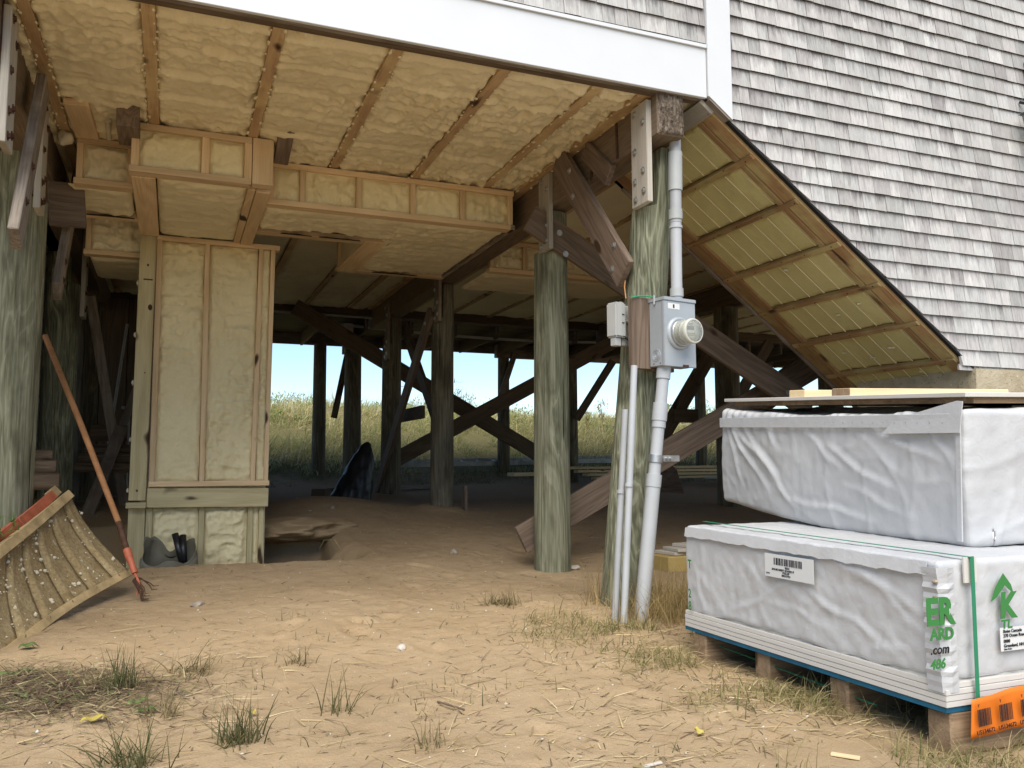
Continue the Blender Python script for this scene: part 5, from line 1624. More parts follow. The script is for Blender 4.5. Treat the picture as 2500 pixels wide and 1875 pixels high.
for i in range(len(us) - 1):
    u0, u1 = us[i], us[i + 1]; nu, nv = 9, 22
    V = []
    for sgn in (1, -1):
        for a in range(nu):
            t = a / (nu - 1)
            prof = .024 * (t ** 1.8) if t < .86 else .024 * (1 - ((t - .86) / .14) ** 2) * .93
            for b in range(nv):
                v = .03 + .955 * b / (nv - 1)
                u = u0 + (u1 - u0) * (.015 + .965 * t)
                q = scoop_pt(u, v, prof + (.0 if sgn > 0 else -.007))
                V.append(q)
    F = np.r_[grid_faces(nu, nv), grid_faces(nu, nv, nu * nv, True)]
    # close the rim
    top = np.arange(nu * nv).reshape(nu, nv); bot = top + nu * nv
    for s1, s2 in ((top[0], bot[0]), (top[-1], bot[-1]), (top[:, 0], bot[:, 0]), (top[:, -1], bot[:, -1])):
        F = np.r_[F, np.stack([s1[:-1], s1[1:], s2[1:], s2[:-1]], -1)]
    bm = bmesh.new(); vs = [bm.verts.new(p) for p in V]
    for f in F: bm.faces.new([vs[k] for k in f])
    finish(bm, 'slat', M_SCOOP, sc, smooth=True)
def rail(name, v, lift, w, t, mat, u0=0., u1=1., n=14, dirv=None):
    bm = bmesh.new(); rings = []
    for i in range(n + 1):
        u = u0 + (u1 - u0) * i / n
        p = scoop_pt(u, v, lift)
        al = (scoop_pt(min(u + .02, 1), v, lift) - scoop_pt(max(u - .02, 0), v, lift)).normalized()
        ch_ = (curve(bot_ctrl, u) - curve(top_ctrl, u)).normalized(); ch_ = (ch_ - al * ch_.dot(al)).normalized()
        nn = al.cross(ch_)
        rings.append([bm.verts.new(p + ch_ * (w * a) + nn * (t * b)) for a, b in ((-.5, -.5), (.5, -.5), (.5, .5), (-.5, .5))])
    for i in range(n):
        for k in range(4): bm.faces.new((rings[i][k], rings[i][(k + 1) % 4], rings[i + 1][(k + 1) % 4], rings[i + 1][k]))
    bm.faces.new(rings[0][::-1]); bm.faces.new(rings[-1])
    return finish(bm, name, mat, sc)
rail('top_rail', 0.0, .012, .052, .05, M_SCOOPR, -.02, 1.)
rail('bottom_lip', .995, .006, .045, .022, M_SCOOPR, -.03, 1.)
rail('red_rail', -.105, -.05, .055, .05, M_RED, .10, .42)
rail('red_rail', -.105, -.05, .055, .05, M_RED, .435, 1.)
rail('rail_end', -.115, -.055, .06, .05, M_SCOOPR, .035, .098)
bm = bmesh.new()
for k in range(280):
    u, v = rng.random() ** .8, .06 + .9 * rng.random()
    p = scoop_pt(u, v, .012); r = rng.choice((.002, .003, .003, .004, .005, .007, .011)) * rng.uniform(.7, 1.2)
    q = bmesh.ops.create_icosphere(bm, subdivisions=1, radius=r)
    for w in q['verts']: w.co = Vector((w.co.x * rng.uniform(.9, 1.3), w.co.y * .45, w.co.z * rng.uniform(.5, 1.8))) + p
o = finish(bm, 'foam_splatter', M_FOAMW, sc, smooth=True); o['kind'] = 'stuff'
# green sprig caught on the rail
sp = thing('weed_sprig', 'green weed sprig caught on the red rail of the scoop', 'weed', AY(20, 1130, 5.2))
B = np.array([list(AY(x, y, 5.15)) for x, y in ((0, 1120), (12, 1140), (30, 1138), (5, 1160), (18, 1150), (40, 1145), (0, 1150), (24, 1128))] * 3)
V, F, C = blades(len(B), B, rand_dirs(len(B), 1.0), nrg.uniform(.05, .14, len(B)), nrg.uniform(.006, .012, len(B)), nrg.uniform(.2, .9, len(B)), grass_tints(len(B), [(.10, .20, .04), (.14, .24, .06)]))
obj('leaves', mesh_np('leaves', V - np.array(AY(20, 1130, 5.2)), F, M_GRASS, False, C), sp, Matrix.Translation(AY(20, 1130, 5.2)))['kind'] = 'stuff'

# ---------------------------------------------------------------- rake
rk = thing('hand_rake', 'long handled rake with an orange socket leaning beside the scoop', 'rake', AY(300, 1290, 5.72))
ra, rb, rc = AY(97, 725, 6.45), AY(256, 1128, 5.92), AY(274, 1188, 5.83)
tube('handle', [ra, ra.lerp(rb, .5) + Vector((.006, 0, 0)), rb], [.0185, .0195, .0185], M_HANDLE, rk, 12)
tube('ferrule', [rb, rc], [.019, .019], M_RUST, rk, 12)
rd, re = AY(286, 1222, 5.76), AY(291, 1238, 5.74)
tube('socket', [rc - (re - rc) * .02, rc.lerp(re, .3), rd, re], [.024, .024, .018, .020], M_RED, rk, 12)
hb = AY(296, 1252, 5.72)
for k in range(9):
    tip = AY(306 + [0, 2, 4, 6, 8, -1, -3, 26, 22][k], 1302 - [0, 4, 8, 14, 20, 6, 14, 36, 28][k], 5.70 - .012 * k)
    st = hb + Vector((.006 * (k - 4), .01 * (k - 4), -.0))
    tube('tine', [re.lerp(hb, .6), st, st.lerp(tip, .6) + Vector((.012, -.01, .0)), tip, tip + Vector((.03, -.015, .004))], [.004, .004, .0035, .003, .002], M_RUST, rk, 6)
tube('brace_loop', [re, AY(302, 1262, 5.70), AY(296, 1285, 5.70)], [.009, .008, .006], M_RED, rk, 8)

# ---------------------------------------------------------------- tarp bag with two black pipes
bgp = AY(362, 1222, 7.18)
bt = thing('tarp_bag', 'crumpled grey tarp bag at the foot of the utility chase', 'bag', Vector((bgp.x, bgp.y, EYE - .86)))
nu, nv = 52, 26
V = []
for i in range(nu):
    A = 2 * math.pi * i / nu
    for k in range(nv):
        t = k / (nv - 1)
        r = (.205 * (1 - .18 * t ** 1.5)) * (1 + .10 * math.sin(2 * A + 1) + .05 * math.sin(5 * A + 3 * t))
        z = .0 + .20 * t
        if t > .8: z += .02 * math.sin(3 * A); 
        tall = .12 * math.exp(-((math.cos(A - .6) - 1) / .45) ** 2) + .16 * math.exp(-((math.cos(A - 2.5) - 1) / .35) ** 2) 
        z += t * t * tall
        V.append((math.cos(A) * r, math.sin(A) * r * .72, z))
V = np.array(V); V = V * (1 + .10 * noise(V * 11, 91)[:, None] + .05 * billow(V * 24, 2, 92)[:, None])
idx = np.arange(nu * nv).reshape(nu, nv); nx = np.roll(idx, -1, 0)
F = np.stack([idx[:, :-1], nx[:, :-1], nx[:, 1:], idx[:, 1:]], -1).reshape(-1, 4)
o = obj('bag', mesh_np('bag', V, F, M_TARP, True), bt, Matrix.Translation((bgp.x + .01, bgp.y, gz(bgp.x, bgp.y) - .03)))
md = o.modifiers.new('thickness', 'SOLIDIFY'); md.thickness = .004
for k in range(7):
    bm = bmesh.new(); bmesh.ops.create_icosphere(bm, subdivisions=2, radius=rng.uniform(.03, .06))
    for v in bm.verts: v.co = Vector((v.co.x * 1.3, v.co.y, v.co.z * .6)) * (1 + rng.uniform(-.15, .15))
    finish(bm, 'scrap', M_TARP if k % 2 else M_FOAMW, bt, Matrix.Translation((bgp.x + rng.uniform(-.1, .1), bgp.y + rng.uniform(-.08, .06), gz(bgp.x, bgp.y) + .10)))
for k, (x0, y0, x1, y1, lab) in enumerate(((378, 1153, 393, 1212, 'leaning black pipe, left of the two in the tarp bag'), (395, 1156, 397, 1214, 'upright black pipe, right of the two in the tarp bag'))):
    t = thing('black_pipe', lab, 'pipe', AY(x1, y1, 7.15), 'black pipes in the tarp bag')
    pa_, pb_ = AY(x0, y0, 7.22), AY(x1, y1, 7.15)
    ax = (pa_ - pb_).normalized(); s1 = ax.orthogonal().normalized(); s2 = ax.cross(s1)
    bm = bmesh.new(); R0 = []
    for (q, r) in ((pb_, .026), (pa_, .026), (pa_, .019), (pb_, .019)):
        R0.append([bm.verts.new(q + (s1 * math.cos(2 * math.pi * j / 16) + s2 * math.sin(2 * math.pi * j / 16)) * r) for j in range(16)])
    for i in range(4):
        for j in range(16): bm.faces.new((R0[i][j], R0[i][(j + 1) % 16], R0[(i + 1) % 4][(j + 1) % 16], R0[(i + 1) % 4][j]))
    finish(bm, 'pipe', M_BLACK, t, smooth=True)

# ---------------------------------------------------------------- black trash bag
tb0 = Vector((1.93, 9.62, gz(1.93, 9.62)))
tbg = thing('trash_bag', 'black plastic trash bag peaked and slumped against the dark piling', 'trash bag', tb0)
nu, nv = 60, 44
V = []
for i in range(nu):
    A = 2 * math.pi * i / nu
    for k in range(nv):
        t = k / (nv - 1)
        r = .225 * (1 - t) ** .62 * (1 + .25 * (1 - t) * math.cos(A - 3.1)) + .006
        V.append((math.cos(A) * r * 1.05 + .14 * t, math.sin(A) * r, .70 * t - .02))
V = np.array(V)
V[:, :2] *= (1 + .10 * noise(V * np.array([14, 14, 5]), 95) + .09 * billow(V * np.array([24, 24, 9]), 3, 96))[:, None]
V[:, 2] += .02 * noise(V * 12, 97)
idx = np.arange(nu * nv).reshape(nu, nv); nx = np.roll(idx, -1, 0)
F = np.stack([idx[:, :-1], nx[:, :-1], nx[:, 1:], idx[:, 1:]], -1).reshape(-1, 4)
obj('bag', mesh_np('bag', V, F, M_BAG, True), tbg, Matrix.Translation(tb0))

# dark blocks by it
for k, (x0, x1, lab) in enumerate(((681, 708, 'dark cube like block left of its neighbour beside the trash bag'), (711, 742, 'dark wider block next to the trash bag'))):
    pA_, pB_ = AY(x0, 1034, 10.6), AY(x1, 1034, 10.6)
    t = thing('wood_block', lab, 'wood block', (pA_ + pB_) / 2, 'dark blocks beside the trash bag')
    h = .14
    c = (pA_ + pB_) / 2; zg = gz(c.x, c.y)
    board('block', Vector((pA_.x, c.y + .05, zg + h / 2 - .01)), Vector((pB_.x, c.y + .08 * (k * 2 - 1), zg + h / 2 - .01)), .16, h, (0, 1, 0), M_DARKW, t, .008, .006)

# ---------------------------------------------------------------- aluminium ladder lying at the dune foot
ld = thing('ladder', 'long aluminium ladder lying flat at the foot of the dune', 'ladder', (5.6, 13.9, gz(5.6, 13.9)))
lA0, lA1 = Vector((3.35, 13.75, EYE - .05)), Vector((8.2, 13.9, EYE + .03))
off = Vector((.02, .42, .05))
for q in (Vector((0, 0, 0)), off):
    board('rail', lA0 + q, lA1 + q, .085, .03, (0, 0, 1), M_ALU, ld, .004)
for k in range(16):
    t = (k + .5) / 16
    p = lA0.lerp(lA1, t)
    tube('rung', [p, p + off], .016, M_PVCW, ld, 8)

# lumber pile on the ground behind the meter piling
def lum(label, a, b, w, t, mat=M_LUMBER, grp='boards stacked on the ground by the dune'):
    th = thing('loose_board', label, 'board', (Vector(a) + Vector(b)) / 2, grp)
    board('timber', a, b, w, t, (0, 1, 0), mat, th, .003)
labs = ['topmost pale board of the ground stack behind the meter piling', 'second pale board from the top of the ground stack', 'third pale board down in the ground stack, ends set back', 'lowest long pale board in the ground stack behind the meter piling']
for k in range(4):
    y = 12.35 - k * .07; z = EYE - .10 - k * .055
    lum(labs[k], (5.95 + .12 * k, y, z), (9.4 + .05 * k, y + .05, z + .01), .18, .04)
lum('short pale board lying left of the stout green piling near the ladder', (5.05, 12.6, EYE - .20), (5.75, 12.65, EYE - .20), .25, .06)
lum('flat grey board on the dark earth right of the ground stack', (8.2, 11.6, EYE - .27), (9.6, 11.7, EYE - .25), .4, .03, M_CREAM)
lum('grey scrap board lying behind the trash bag piling', (2.95, 11.8, EYE - .36), (3.7, 11.9, EYE - .36), .16, .03, M_GREYW)
lum('pale loose slat standing beside the brown piling foot', (2.90, 8.55, EYE - .56), (2.92, 8.62, EYE - .26), .10, .03, M_BRACE)
# leaning brown plywood by the diagonal brace
pw = thing('plywood_scrap', 'brown plywood scrap leaning under the long brace behind the meter', 'plywood', AY(1440, 1065, 8.2))
bm = bmesh.new(); prism(bm, [AY(1412, 1062, 8.3), AY(1478, 1066, 8.3), AY(1462, 1015, 8.5), AY(1447, 1000, 8.5), AY(1418, 1008, 8.5)], (0, .03, 0)); finish(bm, 'sheet', M_BRACE, pw)

# offcuts stacked beside the bundle
base = AY(1455, 1225, 5.7); zg = gz(base.x, base.y)
ow = thing('yellow_block', 'yellow sided foam block in the dry grass beside the lower bundle', 'foam block', Vector((base.x, base.y, zg)))
board('block', Vector((base.x - .16, base.y, zg + .05)), Vector((base.x + .45, base.y + .02, zg + .05)), .35, .115, (0, 1, 0), M_YELLOW, ow, .006)
for k, (dx, dy, rz, lab) in enumerate(((-.0, .02, .15, 'lowest cream board offcut on the yellow block'), (.05, -.03, -.05, 'middle cream board offcut on the yellow block'), (.14, -.01, .22, 'top cream board offcut on the yellow block'))):
    t = thing('board_offcut', lab, 'board', Vector((base.x + dx, base.y + dy, zg + .12 + k * .026)), 'cream offcuts stacked on the yellow block')
    c = Vector((base.x + .12 + dx, base.y + dy, zg + .122 + k * .0262))
    d = Vector((math.cos(rz), math.sin(rz), 0)) * .21
    board('board', c - d, c + d, .24, .0245, (-math.sin(rz), math.cos(rz), 0), M_CREAM, t, .003)

# ---------------------------------------------------------------- left interior: shingled enclosure, firewood, pipes
en = thing('enclosure', 'small dark shingled enclosure with white corner trim behind the left pilings', 'enclosure', E(-1.5, 7.4, -.3))
panel_box('wall', E(-2.6, 6.9, -.28), E(-1.16, 10.5, 2.2), M_SHEATH, en)
panel_box('corner_trim', E(-1.19, 6.86, -.20), E(-1.135, 6.92, 2.2), M_WHITE, en, .003)
panel_box('bottom_trim', E(-1.155, 6.93, -.06), E(-1.13, 8.9, .03), M_WHITE, en, .003)
panel_box('yellow_sheet', E(-1.15, 6.95, -.32), E(-1.14, 8.8, -.065), M_YELLOW, en)
sm_ = None
for r in range(17):
    y = 6.93; z = EYE + .035 + r * .115
    while y < 8.9:
        w = rng.uniform(.10, .2)
        if sm_ is None:
            bm = bmesh.new(); bx(bm, (0, 0, 0), (.012, 1, .118)); bmesh.ops.recalc_face_normals(bm, faces=bm.faces)
            sm_ = bpy.data.meshes.new('shingle'); bm.to_mesh(sm_); bm.free(); sm_.materials.append(M_SHINGLE)
        obj('shingle', sm_, en, Matrix.Translation((-1.146 + rng.uniform(-.002, .002), y + w / 2, z + .059)) @ Matrix.Rotation(R(4), 4, 'Y') @ Matrix.Diagonal((1, w - .004, 1, 1)))
        y += w
# firewood logs
nlog = 0
logl = ['split log at the bottom front of the dark firewood stack', 'split log lying second in the dark firewood stack', 'upper split log of the dark firewood stack', 'round ended log topping the dark firewood stack', 'short log behind the scoop rail at the piling foot', 'reddish log wedged between the two green pilings', 'small log poking out under the reddish log']
spots = [(225, 1010, 9.0, .5, .05), (228, 990, 9.05, .45, .05), (232, 972, 9.1, .4, .05), (237, 935, 9.2, .32, .09), (95, 1040, 7.2, .22, .06), (92, 1010, 7.3, .20, .06), (88, 985, 7.4, .18, .05)]
for (x, y, Y, L, r), lab in zip(spots, logl):
    p = AY(x, y, Y)
    t = thing('firewood_log', lab, 'log', p, 'firewood logs stacked in the dark')
    bm = bmesh.new(); tube_bm(bm, [p - Vector((L / 2, .05, 0)), p + Vector((L / 2, -.05, 0))], [r, r * .93], 9)
    for v in bm.verts: v.co += Vector((0, rng.uniform(-.008, .008), rng.uniform(-.008, .008)))
    finish(bm, 'log', M_FIRE, t)
conduit('thin upright white pipe standing in the dark left of the chase', [('pipe', [AY(272, 1060, 10.2), AY(278, 880, 10.2), AY(285, 876, 10.2)], .018, M_PVCW), ('elbow', [AY(262, 880, 10.2), AY(279, 883, 10.2)], .018, M_PVCW)], 'pipes in the dark left of the chase')
conduit('long grey pipe rising from the firewood to the floor', [('pipe', [AY(228, 1000, 10.8), AY(275, 700, 10.8)], .016, M_PVCD)], 'pipes in the dark left of the chase')
# dark earth wall shelf closing the back left
bk2 = thing('storage_wall', 'dark board wall deep in the shadow at the back left', 'wall', E(-.5, 11.6, 0))
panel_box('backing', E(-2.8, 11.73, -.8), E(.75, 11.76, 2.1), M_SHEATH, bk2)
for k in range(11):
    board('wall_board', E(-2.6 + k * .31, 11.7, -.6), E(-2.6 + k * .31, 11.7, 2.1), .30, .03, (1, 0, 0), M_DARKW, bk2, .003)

# ---------------------------------------------------------------- sand litter
def litter():
    # dry straws and dead grass lying about, denser by the bundle and meter piling
    n = 17000
    X = nrg.uniform(-1.6, 4.6, n); Y = 2.25 + 6.0 * nrg.random(n) ** 1.6
    dens = np.exp(-(((X - 2.6) / .75) ** 2 + ((Y - 3.7) / .9) ** 2)) * 1.0 + np.exp(-(((X - 2.1) / .9) ** 2 + ((Y - 2.9) / .5) ** 2)) * .45 + np.exp(-(((X + .35) / .5) ** 2 + ((Y - 3.6) / .45) ** 2)) * .5 + .15
    keep = nrg.random(n) < dens
    X, Y = X[keep], Y[keep]; n = len(X)
    Z = ground_np(X[:, None], Y[:, None])[:, 0]
    ang = nrg.normal(.25, .9, n)
    d = np.c_[np.cos(ang), np.sin(ang), nrg.uniform(-.02, .10, n)]; d /= np.linalg.norm(d, axis=1)[:, None]
    tint = grass_tints(n, [(.46, .36, .18), (.38, .29, .14), (.28, .20, .10), (.18, .12, .07), (.52, .43, .25)])
    V, F, C = blades(n, np.c_[X, Y, Z + .004], d, nrg.uniform(.03, .22, n), nrg.uniform(.003, .0065, n), nrg.uniform(.0, .15, n), tint, 3)
    o = obj('straw_litter', mesh_np('straw_litter', V, F, M_TINT, False, C))
    tag(o, 'dry straw and dead grass stems scattered over the sand', 'straw', kind='stuff')
    # dark twigs, root scraps
    n = 3400
    X = nrg.uniform(-1.7, 4.3, n); Y = 2.25 + 5.0 * nrg.random(n) ** 1.5
    Z = ground_np(X[:, None], Y[:, None])[:, 0]
    ang = nrg.uniform(0, 6.28, n)
    d = np.c_[np.cos(ang), np.sin(ang), nrg.uniform(-.05, .5, n)]; d /= np.linalg.norm(d, axis=1)[:, None]
    V, F, C = blades(n, np.c_[X, Y, Z], d, nrg.uniform(.01, .06, n), nrg.uniform(.003, .0075, n), nrg.uniform(0, .6, n), grass_tints(n, [(.09, .06, .035), (.13, .09, .05), (.06, .045, .03), (.16, .15, .07)]), 2)
    o = obj('twig_litter', mesh_np('twig_litter', V, F, M_TINT, False, C))
    tag(o, 'small dark twigs and root scraps scattered on the sand', 'twigs', kind='stuff')
    # short sprouting grass in the sand
    n = 5200
    X = nrg.uniform(-1.7, 4.3, n); Y = 2.25 + 2.6 * nrg.random(n) ** 1.2
    cl = noise(np.c_[X * 3.5, Y * 3.5], 81) + .5 * noise(np.c_[X * 9, Y * 9], 82)
    keep = cl > .42
    X, Y = X[keep], Y[keep]; n = len(X)
    Z = ground_np(X[:, None], Y[:, None])[:, 0]
    V, F, C = blades(n, np.c_[X, Y, Z - .004], rand_dirs(n, .55), nrg.uniform(.02, .095, n), nrg.uniform(.003, .0055, n), nrg.uniform(.1, .9, n), grass_tints(n, [(.14, .14, .06), (.20, .18, .08), (.10, .11, .045), (.30, .25, .12)]), 3)
    o = obj('sprout_grass', mesh_np('sprout_grass', V, F, M_GRASS, False, C))
    tag(o, 'sparse short grass sprouting through the sand in the foreground', 'grass', kind='stuff')
    # shell and pebble bits
    n = 1000
    X = nrg.uniform(-1.2, 4.6, n); Y = 2.3 + 7.0 * nrg.random(n) ** 1.2
    Z = ground_np(X[:, None], Y[:, None])[:, 0]
    base = np.array([(1, 0, 0), (0, 1, 0), (-1, 0, 0), (0, -1, 0), (0, 0, .6), (0, 0, -.6)], float)
    tri = np.array([(0, 1, 4), (1, 2, 4), (2, 3, 4), (3, 0, 4), (1, 0, 5), (2, 1, 5), (3, 2, 5), (0, 3, 5)])
    s = nrg.choice([.003, .004, .005, .006, .009], n, p=[.4, .3, .17, .1, .03])[:, None, None]
    a = nrg.uniform(0, 6.28, n); ca, sa = np.cos(a), np.sin(a)
    b = base[None] * s * nrg.uniform(.6, 1.5, (n, 6, 1))
    b = np.stack([b[:, :, 0] * ca[:, None] * 1.5 - b[:, :, 1] * sa[:, None], b[:, :, 0] * sa[:, None] * 1.5 + b[:, :, 1] * ca[:, None], b[:, :, 2]], -1)
    V = b + np.stack([X, Y, Z + .001], -1)[:, None]
    F = (tri[None] + 6 * np.arange(n)[:, None, None]).reshape(-1, 3)
    pal = np.array([(.48, .44, .36), (.42, .35, .25), (.28, .22, .15), (.56, .54, .48)])
    C = np.repeat(pal[nrg.choice(4, n, p=[.35, .25, .2, .2])], 6, 0)
    o = obj('shell_bits', mesh_np('shell_bits', V.reshape(-1, 3), F, M_TINT, False, C))
    tag(o, 'pale shell and pebble bits dotting the sand', 'shell bits', kind='stuff')
    # matted grass in front of and under the bundle, tall dry grass round the conduits
    n = 40000
    X = nrg.normal(2.35, .7, n); Y = nrg.normal(3.0, .85, n)
    dens = smooth01((X - 1.35 - .5 * noise(np.c_[Y * 2, Y * 0], 83)) / 1.0) ** 1.4 * smooth01((Y - 1.5) / .4) * smooth01((4.75 - Y) / .4)
    dens = dens * np.where((X > LBX) & (Y > LBY) & (Y < LBY + ll), .25, 1.)
    keep = (nrg.random(n) < dens * .9) & (noise(np.c_[X * 3, Y * 3], 84) > -.15)
    X, Y = X[keep], Y[keep]; n = len(X)
    Z = ground_np(X[:, None], Y[:, None])[:, 0]
    d = rand_dirs(n, .95, (.1, .0))
    tint = grass_tints(n, [(.30, .26, .12), (.38, .31, .15), (.22, .20, .08), (.14, .15, .05), (.45, .37, .20)])
    V, F, C = blades(n, np.c_[X, Y, Z - .01], d, nrg.uniform(.04, .19, n), nrg.uniform(.003, .006, n), nrg.uniform(.3, 1.3, n), tint)
    o = obj('matted_grass', mesh_np('matted_grass', V, F, M_GRASS, False, C))
    tag(o, 'matted dry and green grass around the pallet and under the bundle', 'grass', kind='stuff')
    n = 1500
    X = np.r_[nrg.normal(2.72, .16, n // 2), nrg.uniform(2.3, 3.2, n - n // 2)]; Y = np.r_[nrg.normal(4.2, .12, n // 2), nrg.uniform(3.95, 4.75, n - n // 2)]
    keep = ~((X < 2.5) & (Y < 4.1)); X, Y = X[keep], Y[keep]; n = len(X)
    Z = ground_np(X[:, None], Y[:, None])[:, 0]
    V, F, C = blades(n, np.c_[X, Y, Z - .01], rand_dirs(n, .38), nrg.uniform(.12, .42, n), nrg.uniform(.003, .0055, n), nrg.uniform(.2, .9, n), grass_tints(n, [(.42, .30, .14), (.50, .38, .19), (.32, .22, .10), (.26, .22, .09)]), 4)
    o = obj('dry_tall_grass', mesh_np('dry_tall_grass', V, F, M_GRASS, False, C))
    tag(o, 'tall dry straw coloured grass round the foot of the meter piling and conduits', 'grass', kind='stuff')
    # debris drift under the scoop at the left
    n = 4000
    X = nrg.normal(-.45, .26, n); Y = nrg.normal(3.78, .2, n) - .45 * (X + .4)
    Z = ground_np(X[:, None], Y[:, None])[:, 0]
    ang = nrg.uniform(0, 6.28, n); d = np.c_[np.cos(ang), np.sin(ang), nrg.uniform(-.02, .35, n)]; d /= np.linalg.norm(d, axis=1)[:, None]
    V, F, C = blades(n, np.c_[X, Y, Z + nrg.uniform(0, .03, n)], d, nrg.uniform(.03, .13, n), nrg.uniform(.0025, .007, n), nrg.uniform(0, .5, n), grass_tints(n, [(.10, .065, .045), (.24, .18, .10), (.16, .105, .065), (.34, .27, .15), (.12, .14, .05), (.07, .045, .035)]), 3)
    o = obj('weed_debris', mesh_np('weed_debris', V, F, M_TINT, False, C))
    tag(o, 'drift of pulled weeds and dead leaves on the sand at the lower left', 'weed debris', kind='stuff')
litter()

def tuft(px, py, n, h, spread, label, pal, lean=(0, 0), w=.0068):
    n = int(n * 1.7); h *= 1.45
    # find where the view ray meets the sand
    lo, hi = 1.6, 9.0
    for _ in range(40):
        mid = (lo + hi) / 2; p = AY(px, py, mid)
        if p.z > gz(p.x, p.y): lo = mid
        else: hi = mid
    p = AY(px, py, lo); p.z = gz(p.x, p.y)
    t = thing('grass_tuft', label, 'grass tuft', p, 'grass tufts in the foreground sand')
    B = np.c_[nrg.normal(0, .022 + .12 * spread * .3, n), nrg.normal(0, .022 + .1 * spread * .3, n), np.full(n, -.008)]
    V, F, C = blades(n, B, rand_dirs(n, spread, lean), h * nrg.uniform(.35, 1.0, n), nrg.uniform(w * .6, w, n), nrg.uniform(.1, .8, n), grass_tints(n, pal), 4)
    obj('blades', mesh_np('blades', V, F, M_GRASS, False, C), t, Matrix.Translation(p))['kind'] = 'stuff'
    return p
dk_ = [(.11, .12, .05), (.15, .14, .06), (.08, .09, .035), (.22, .19, .09)]
dry = [(.28, .22, .11), (.20, .17, .08), (.14, .13, .06), (.36, .28, .15)]
for a in ((262, 1492, 60, .17, .42, 'bushy dark grass tuft nearest the scoop, left of the foreground', dk_),
          (405, 1452, 55, .13, .75, 'flattened dry grass tuft above the bushy dark one', dry, (.3, 0)),
          (515, 1602, 60, .16, .40, 'upright dark grass tuft in the lower left centre', dk_),
          (285, 1655, 75, .15, .70, 'broad grass tuft cut by the bottom frame edge', dk_, (-.1, 0)),
          (1085, 1305, 110, .12, 1.0, 'flattened grass clump on the open sand left of the conduits', dry),
          (648, 1435, 22, .10, .35, 'small sparse grass tuft in the centre of the sand', dry),
          (725, 1540, 16, .17, .30, 'few tall thin stems standing right of the lower left tufts', dk_),
          (940, 1612, 26, .10, .65, 'low sparse tuft at the bottom centre of the sand', dry),
          (350, 1540, 26, .12, .5, 'thin dry tuft beside the fallen green leaves', dry)):
    tuft(*a)

def leaf(px, py, L, W, rz, label, col_, tilt=.15):
    lo, hi = 1.6, 9.0
    for _ in range(40):
        mid = (lo + hi) / 2; p = AY(px, py, mid)
        if p.z > gz(p.x, p.y): lo = mid
        else: hi = mid
    p.z = gz(p.x, p.y) + .010
    V = []; nu, nv = 12, 5
    for i in range(nu):
        u = i / (nu - 1); w = 1.1 * W * abs(math.sin(math.pi * u ** .8)) ** .8 + .001
        for k in range(nv):
            v = k / (nv - 1) - .5
            V.append(((u - .5) * L, v * w, .30 * w * abs(v) + .008 * math.sin(u * 3) + .006 * math.sin(u * 11)))
    M = Matrix.Translation(p) @ Matrix.Rotation(rz, 4, 'Z') @ Matrix.Rotation(tilt, 4, 'X')
    o = obj('fallen_leaf', mesh_np('fallen_leaf', np.array(V), grid_faces(nu, nv), col_, True), None, M)
    md = o.modifiers.new('thickness', 'SOLIDIFY'); md.thickness = .001
    tag(o, label, 'leaf', 'fallen leaves on the sand')
M_LEAF = plain('green_leaf', (.11, .16, .05), .5, .3, nz=.2)
M_LEAFY = plain('yellow_leaf', (.40, .32, .07), .5, .3, nz=.2)
leaf(35, 1462, .16, .035, .2, 'long green leaf at the lower left frame edge', M_LEAF)
leaf(48, 1512, .09, .035, -1.0, 'small green leaf hanging among the debris at lower left', M_LEAF)
leaf(62, 1402, .09, .04, .3, 'shaded green leaf under the scoop lip', M_LEAF)
leaf(300, 1525, .09, .024, .25, 'upper green leaf beside the bushy dark grass tuft', M_LEAF)
leaf(315, 1543, .085, .025, -.25, 'lower green leaf beside the bushy dark grass tuft', M_LEAF)
leaf(205, 1562, .10, .028, .2, 'yellow leaf in the debris left of the two green leaves', M_LEAFY)
leaf(1508, 1590, .035, .03, .9, 'small yellow leaf alone on the sand at lower right', M_LEAFY, .5)
leaf(548, 1548, .035, .02, .1, 'tiny orange yellow leaf right of the upright dark tuft', M_LEAFY)

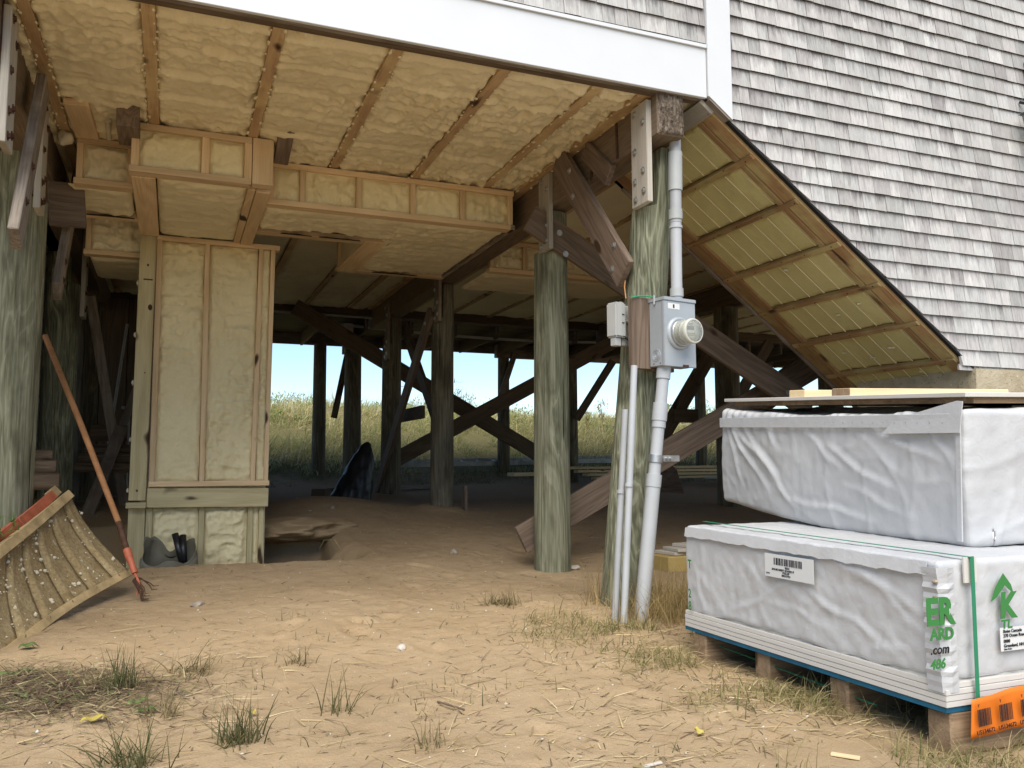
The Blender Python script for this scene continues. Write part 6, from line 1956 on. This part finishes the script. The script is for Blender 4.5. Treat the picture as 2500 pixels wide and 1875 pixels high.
def stone(px, py, s, label, mat=None, flat=.5, name='stone', cat='stone'):
    lo, hi = 1.6, 9.5
    for _ in range(40):
        mid = (lo + hi) / 2; p = AY(px, py, mid)
        if p.z > gz(p.x, p.y): lo = mid
        else: hi = mid
    p.z = gz(p.x, p.y) + s * flat * .3
    bm = bmesh.new(); bmesh.ops.create_icosphere(bm, subdivisions=2, radius=1)
    ph = rng.uniform(0, 9)
    for v in bm.verts:
        k = 1 + .22 * math.sin(v.co.x * 3 + ph) * math.cos(v.co.y * 4 + ph) + rng.uniform(-.05, .05)
        v.co = Vector((v.co.x * s * k, v.co.y * s * .7 * k, v.co.z * s * flat * k))
    o = finish(bm, name, mat or M_STONE, None, Matrix.Translation(p) @ Matrix.Rotation(rng.uniform(0, 3), 4, 'Z'))
    tag(o, label, cat, 'stones lying on the sand')
stone(428, 1307, .055, 'dark curved stone on the open sand right of the rake', None, .35)
stone(980, 1196, .045, 'tan rounded stone on the mound left of the stout green piling', None, .7)
stone(718, 1098, .035, 'dark stone near the top of the hole slope', None, .6)
stone(670, 1105, .035, 'pale flat stone at the upper edge of the hole', None, .4)
stone(868, 1402, .030, 'pale rounded stone in the middle of the open sand', M_CREAM, .6)
stone(1240, 1228, .06, 'flat pale stone at the foot of the stout green piling', M_CREAM, .3)
# splinter of pale wood at the bottom right, bent stem over the hole
def lay(label, px0, py0, px1, py1, w, t, mat, name, cat):
    pts = []
    for px, py in ((px0, py0), (px1, py1)):
        lo, hi = 1.6, 9.0
        for _ in range(40):
            mid = (lo + hi) / 2; p = AY(px, py, mid)
            if p.z > gz(p.x, p.y): lo = mid
            else: hi = mid
        p.z = gz(p.x, p.y) + t * .8; pts.append(p)
    th = thing(name, label, cat, pts[0]); board('stick', pts[0], pts[1], w, t, (0, 1, 0), mat, th, .001)
lay('pale flat wood splinter lying at the bottom right', 1795, 1632, 1858, 1642, .022, .007, M_LUMBER, 'wood_splinter', 'splinter')
lay('dark thin twig lying at the centre of the sand', 945, 1518, 1003, 1536, .007, .006, M_DARKW, 'twig', 'twig')
lay('straight straw stalk lying in front of the bundle', 1367, 1698 - 40, 1490, 1715 - 40, .007, .005, M_STRAW, 'straw_stalk', 'stalk')
lay('pale grey flat stick lying left of the pallet bearers', 1390, 1660, 1430, 1650, .012, .006, M_CREAM, 'wood_splinter', 'splinter')
st = thing('bent_stem', 'single bent grass stem arching over the hole by the chase', 'grass stem', AY(752, 1388 - 160, 7.3))
tube('stem', [AY(746, 1385 / 1.0 - 165, 7.25), AY(742, 1195, 7.3), AY(722, 1165, 7.35), AY(700, 1167, 7.4), AY(690, 1185, 7.45)], .0025, M_STRAW, st, 5)
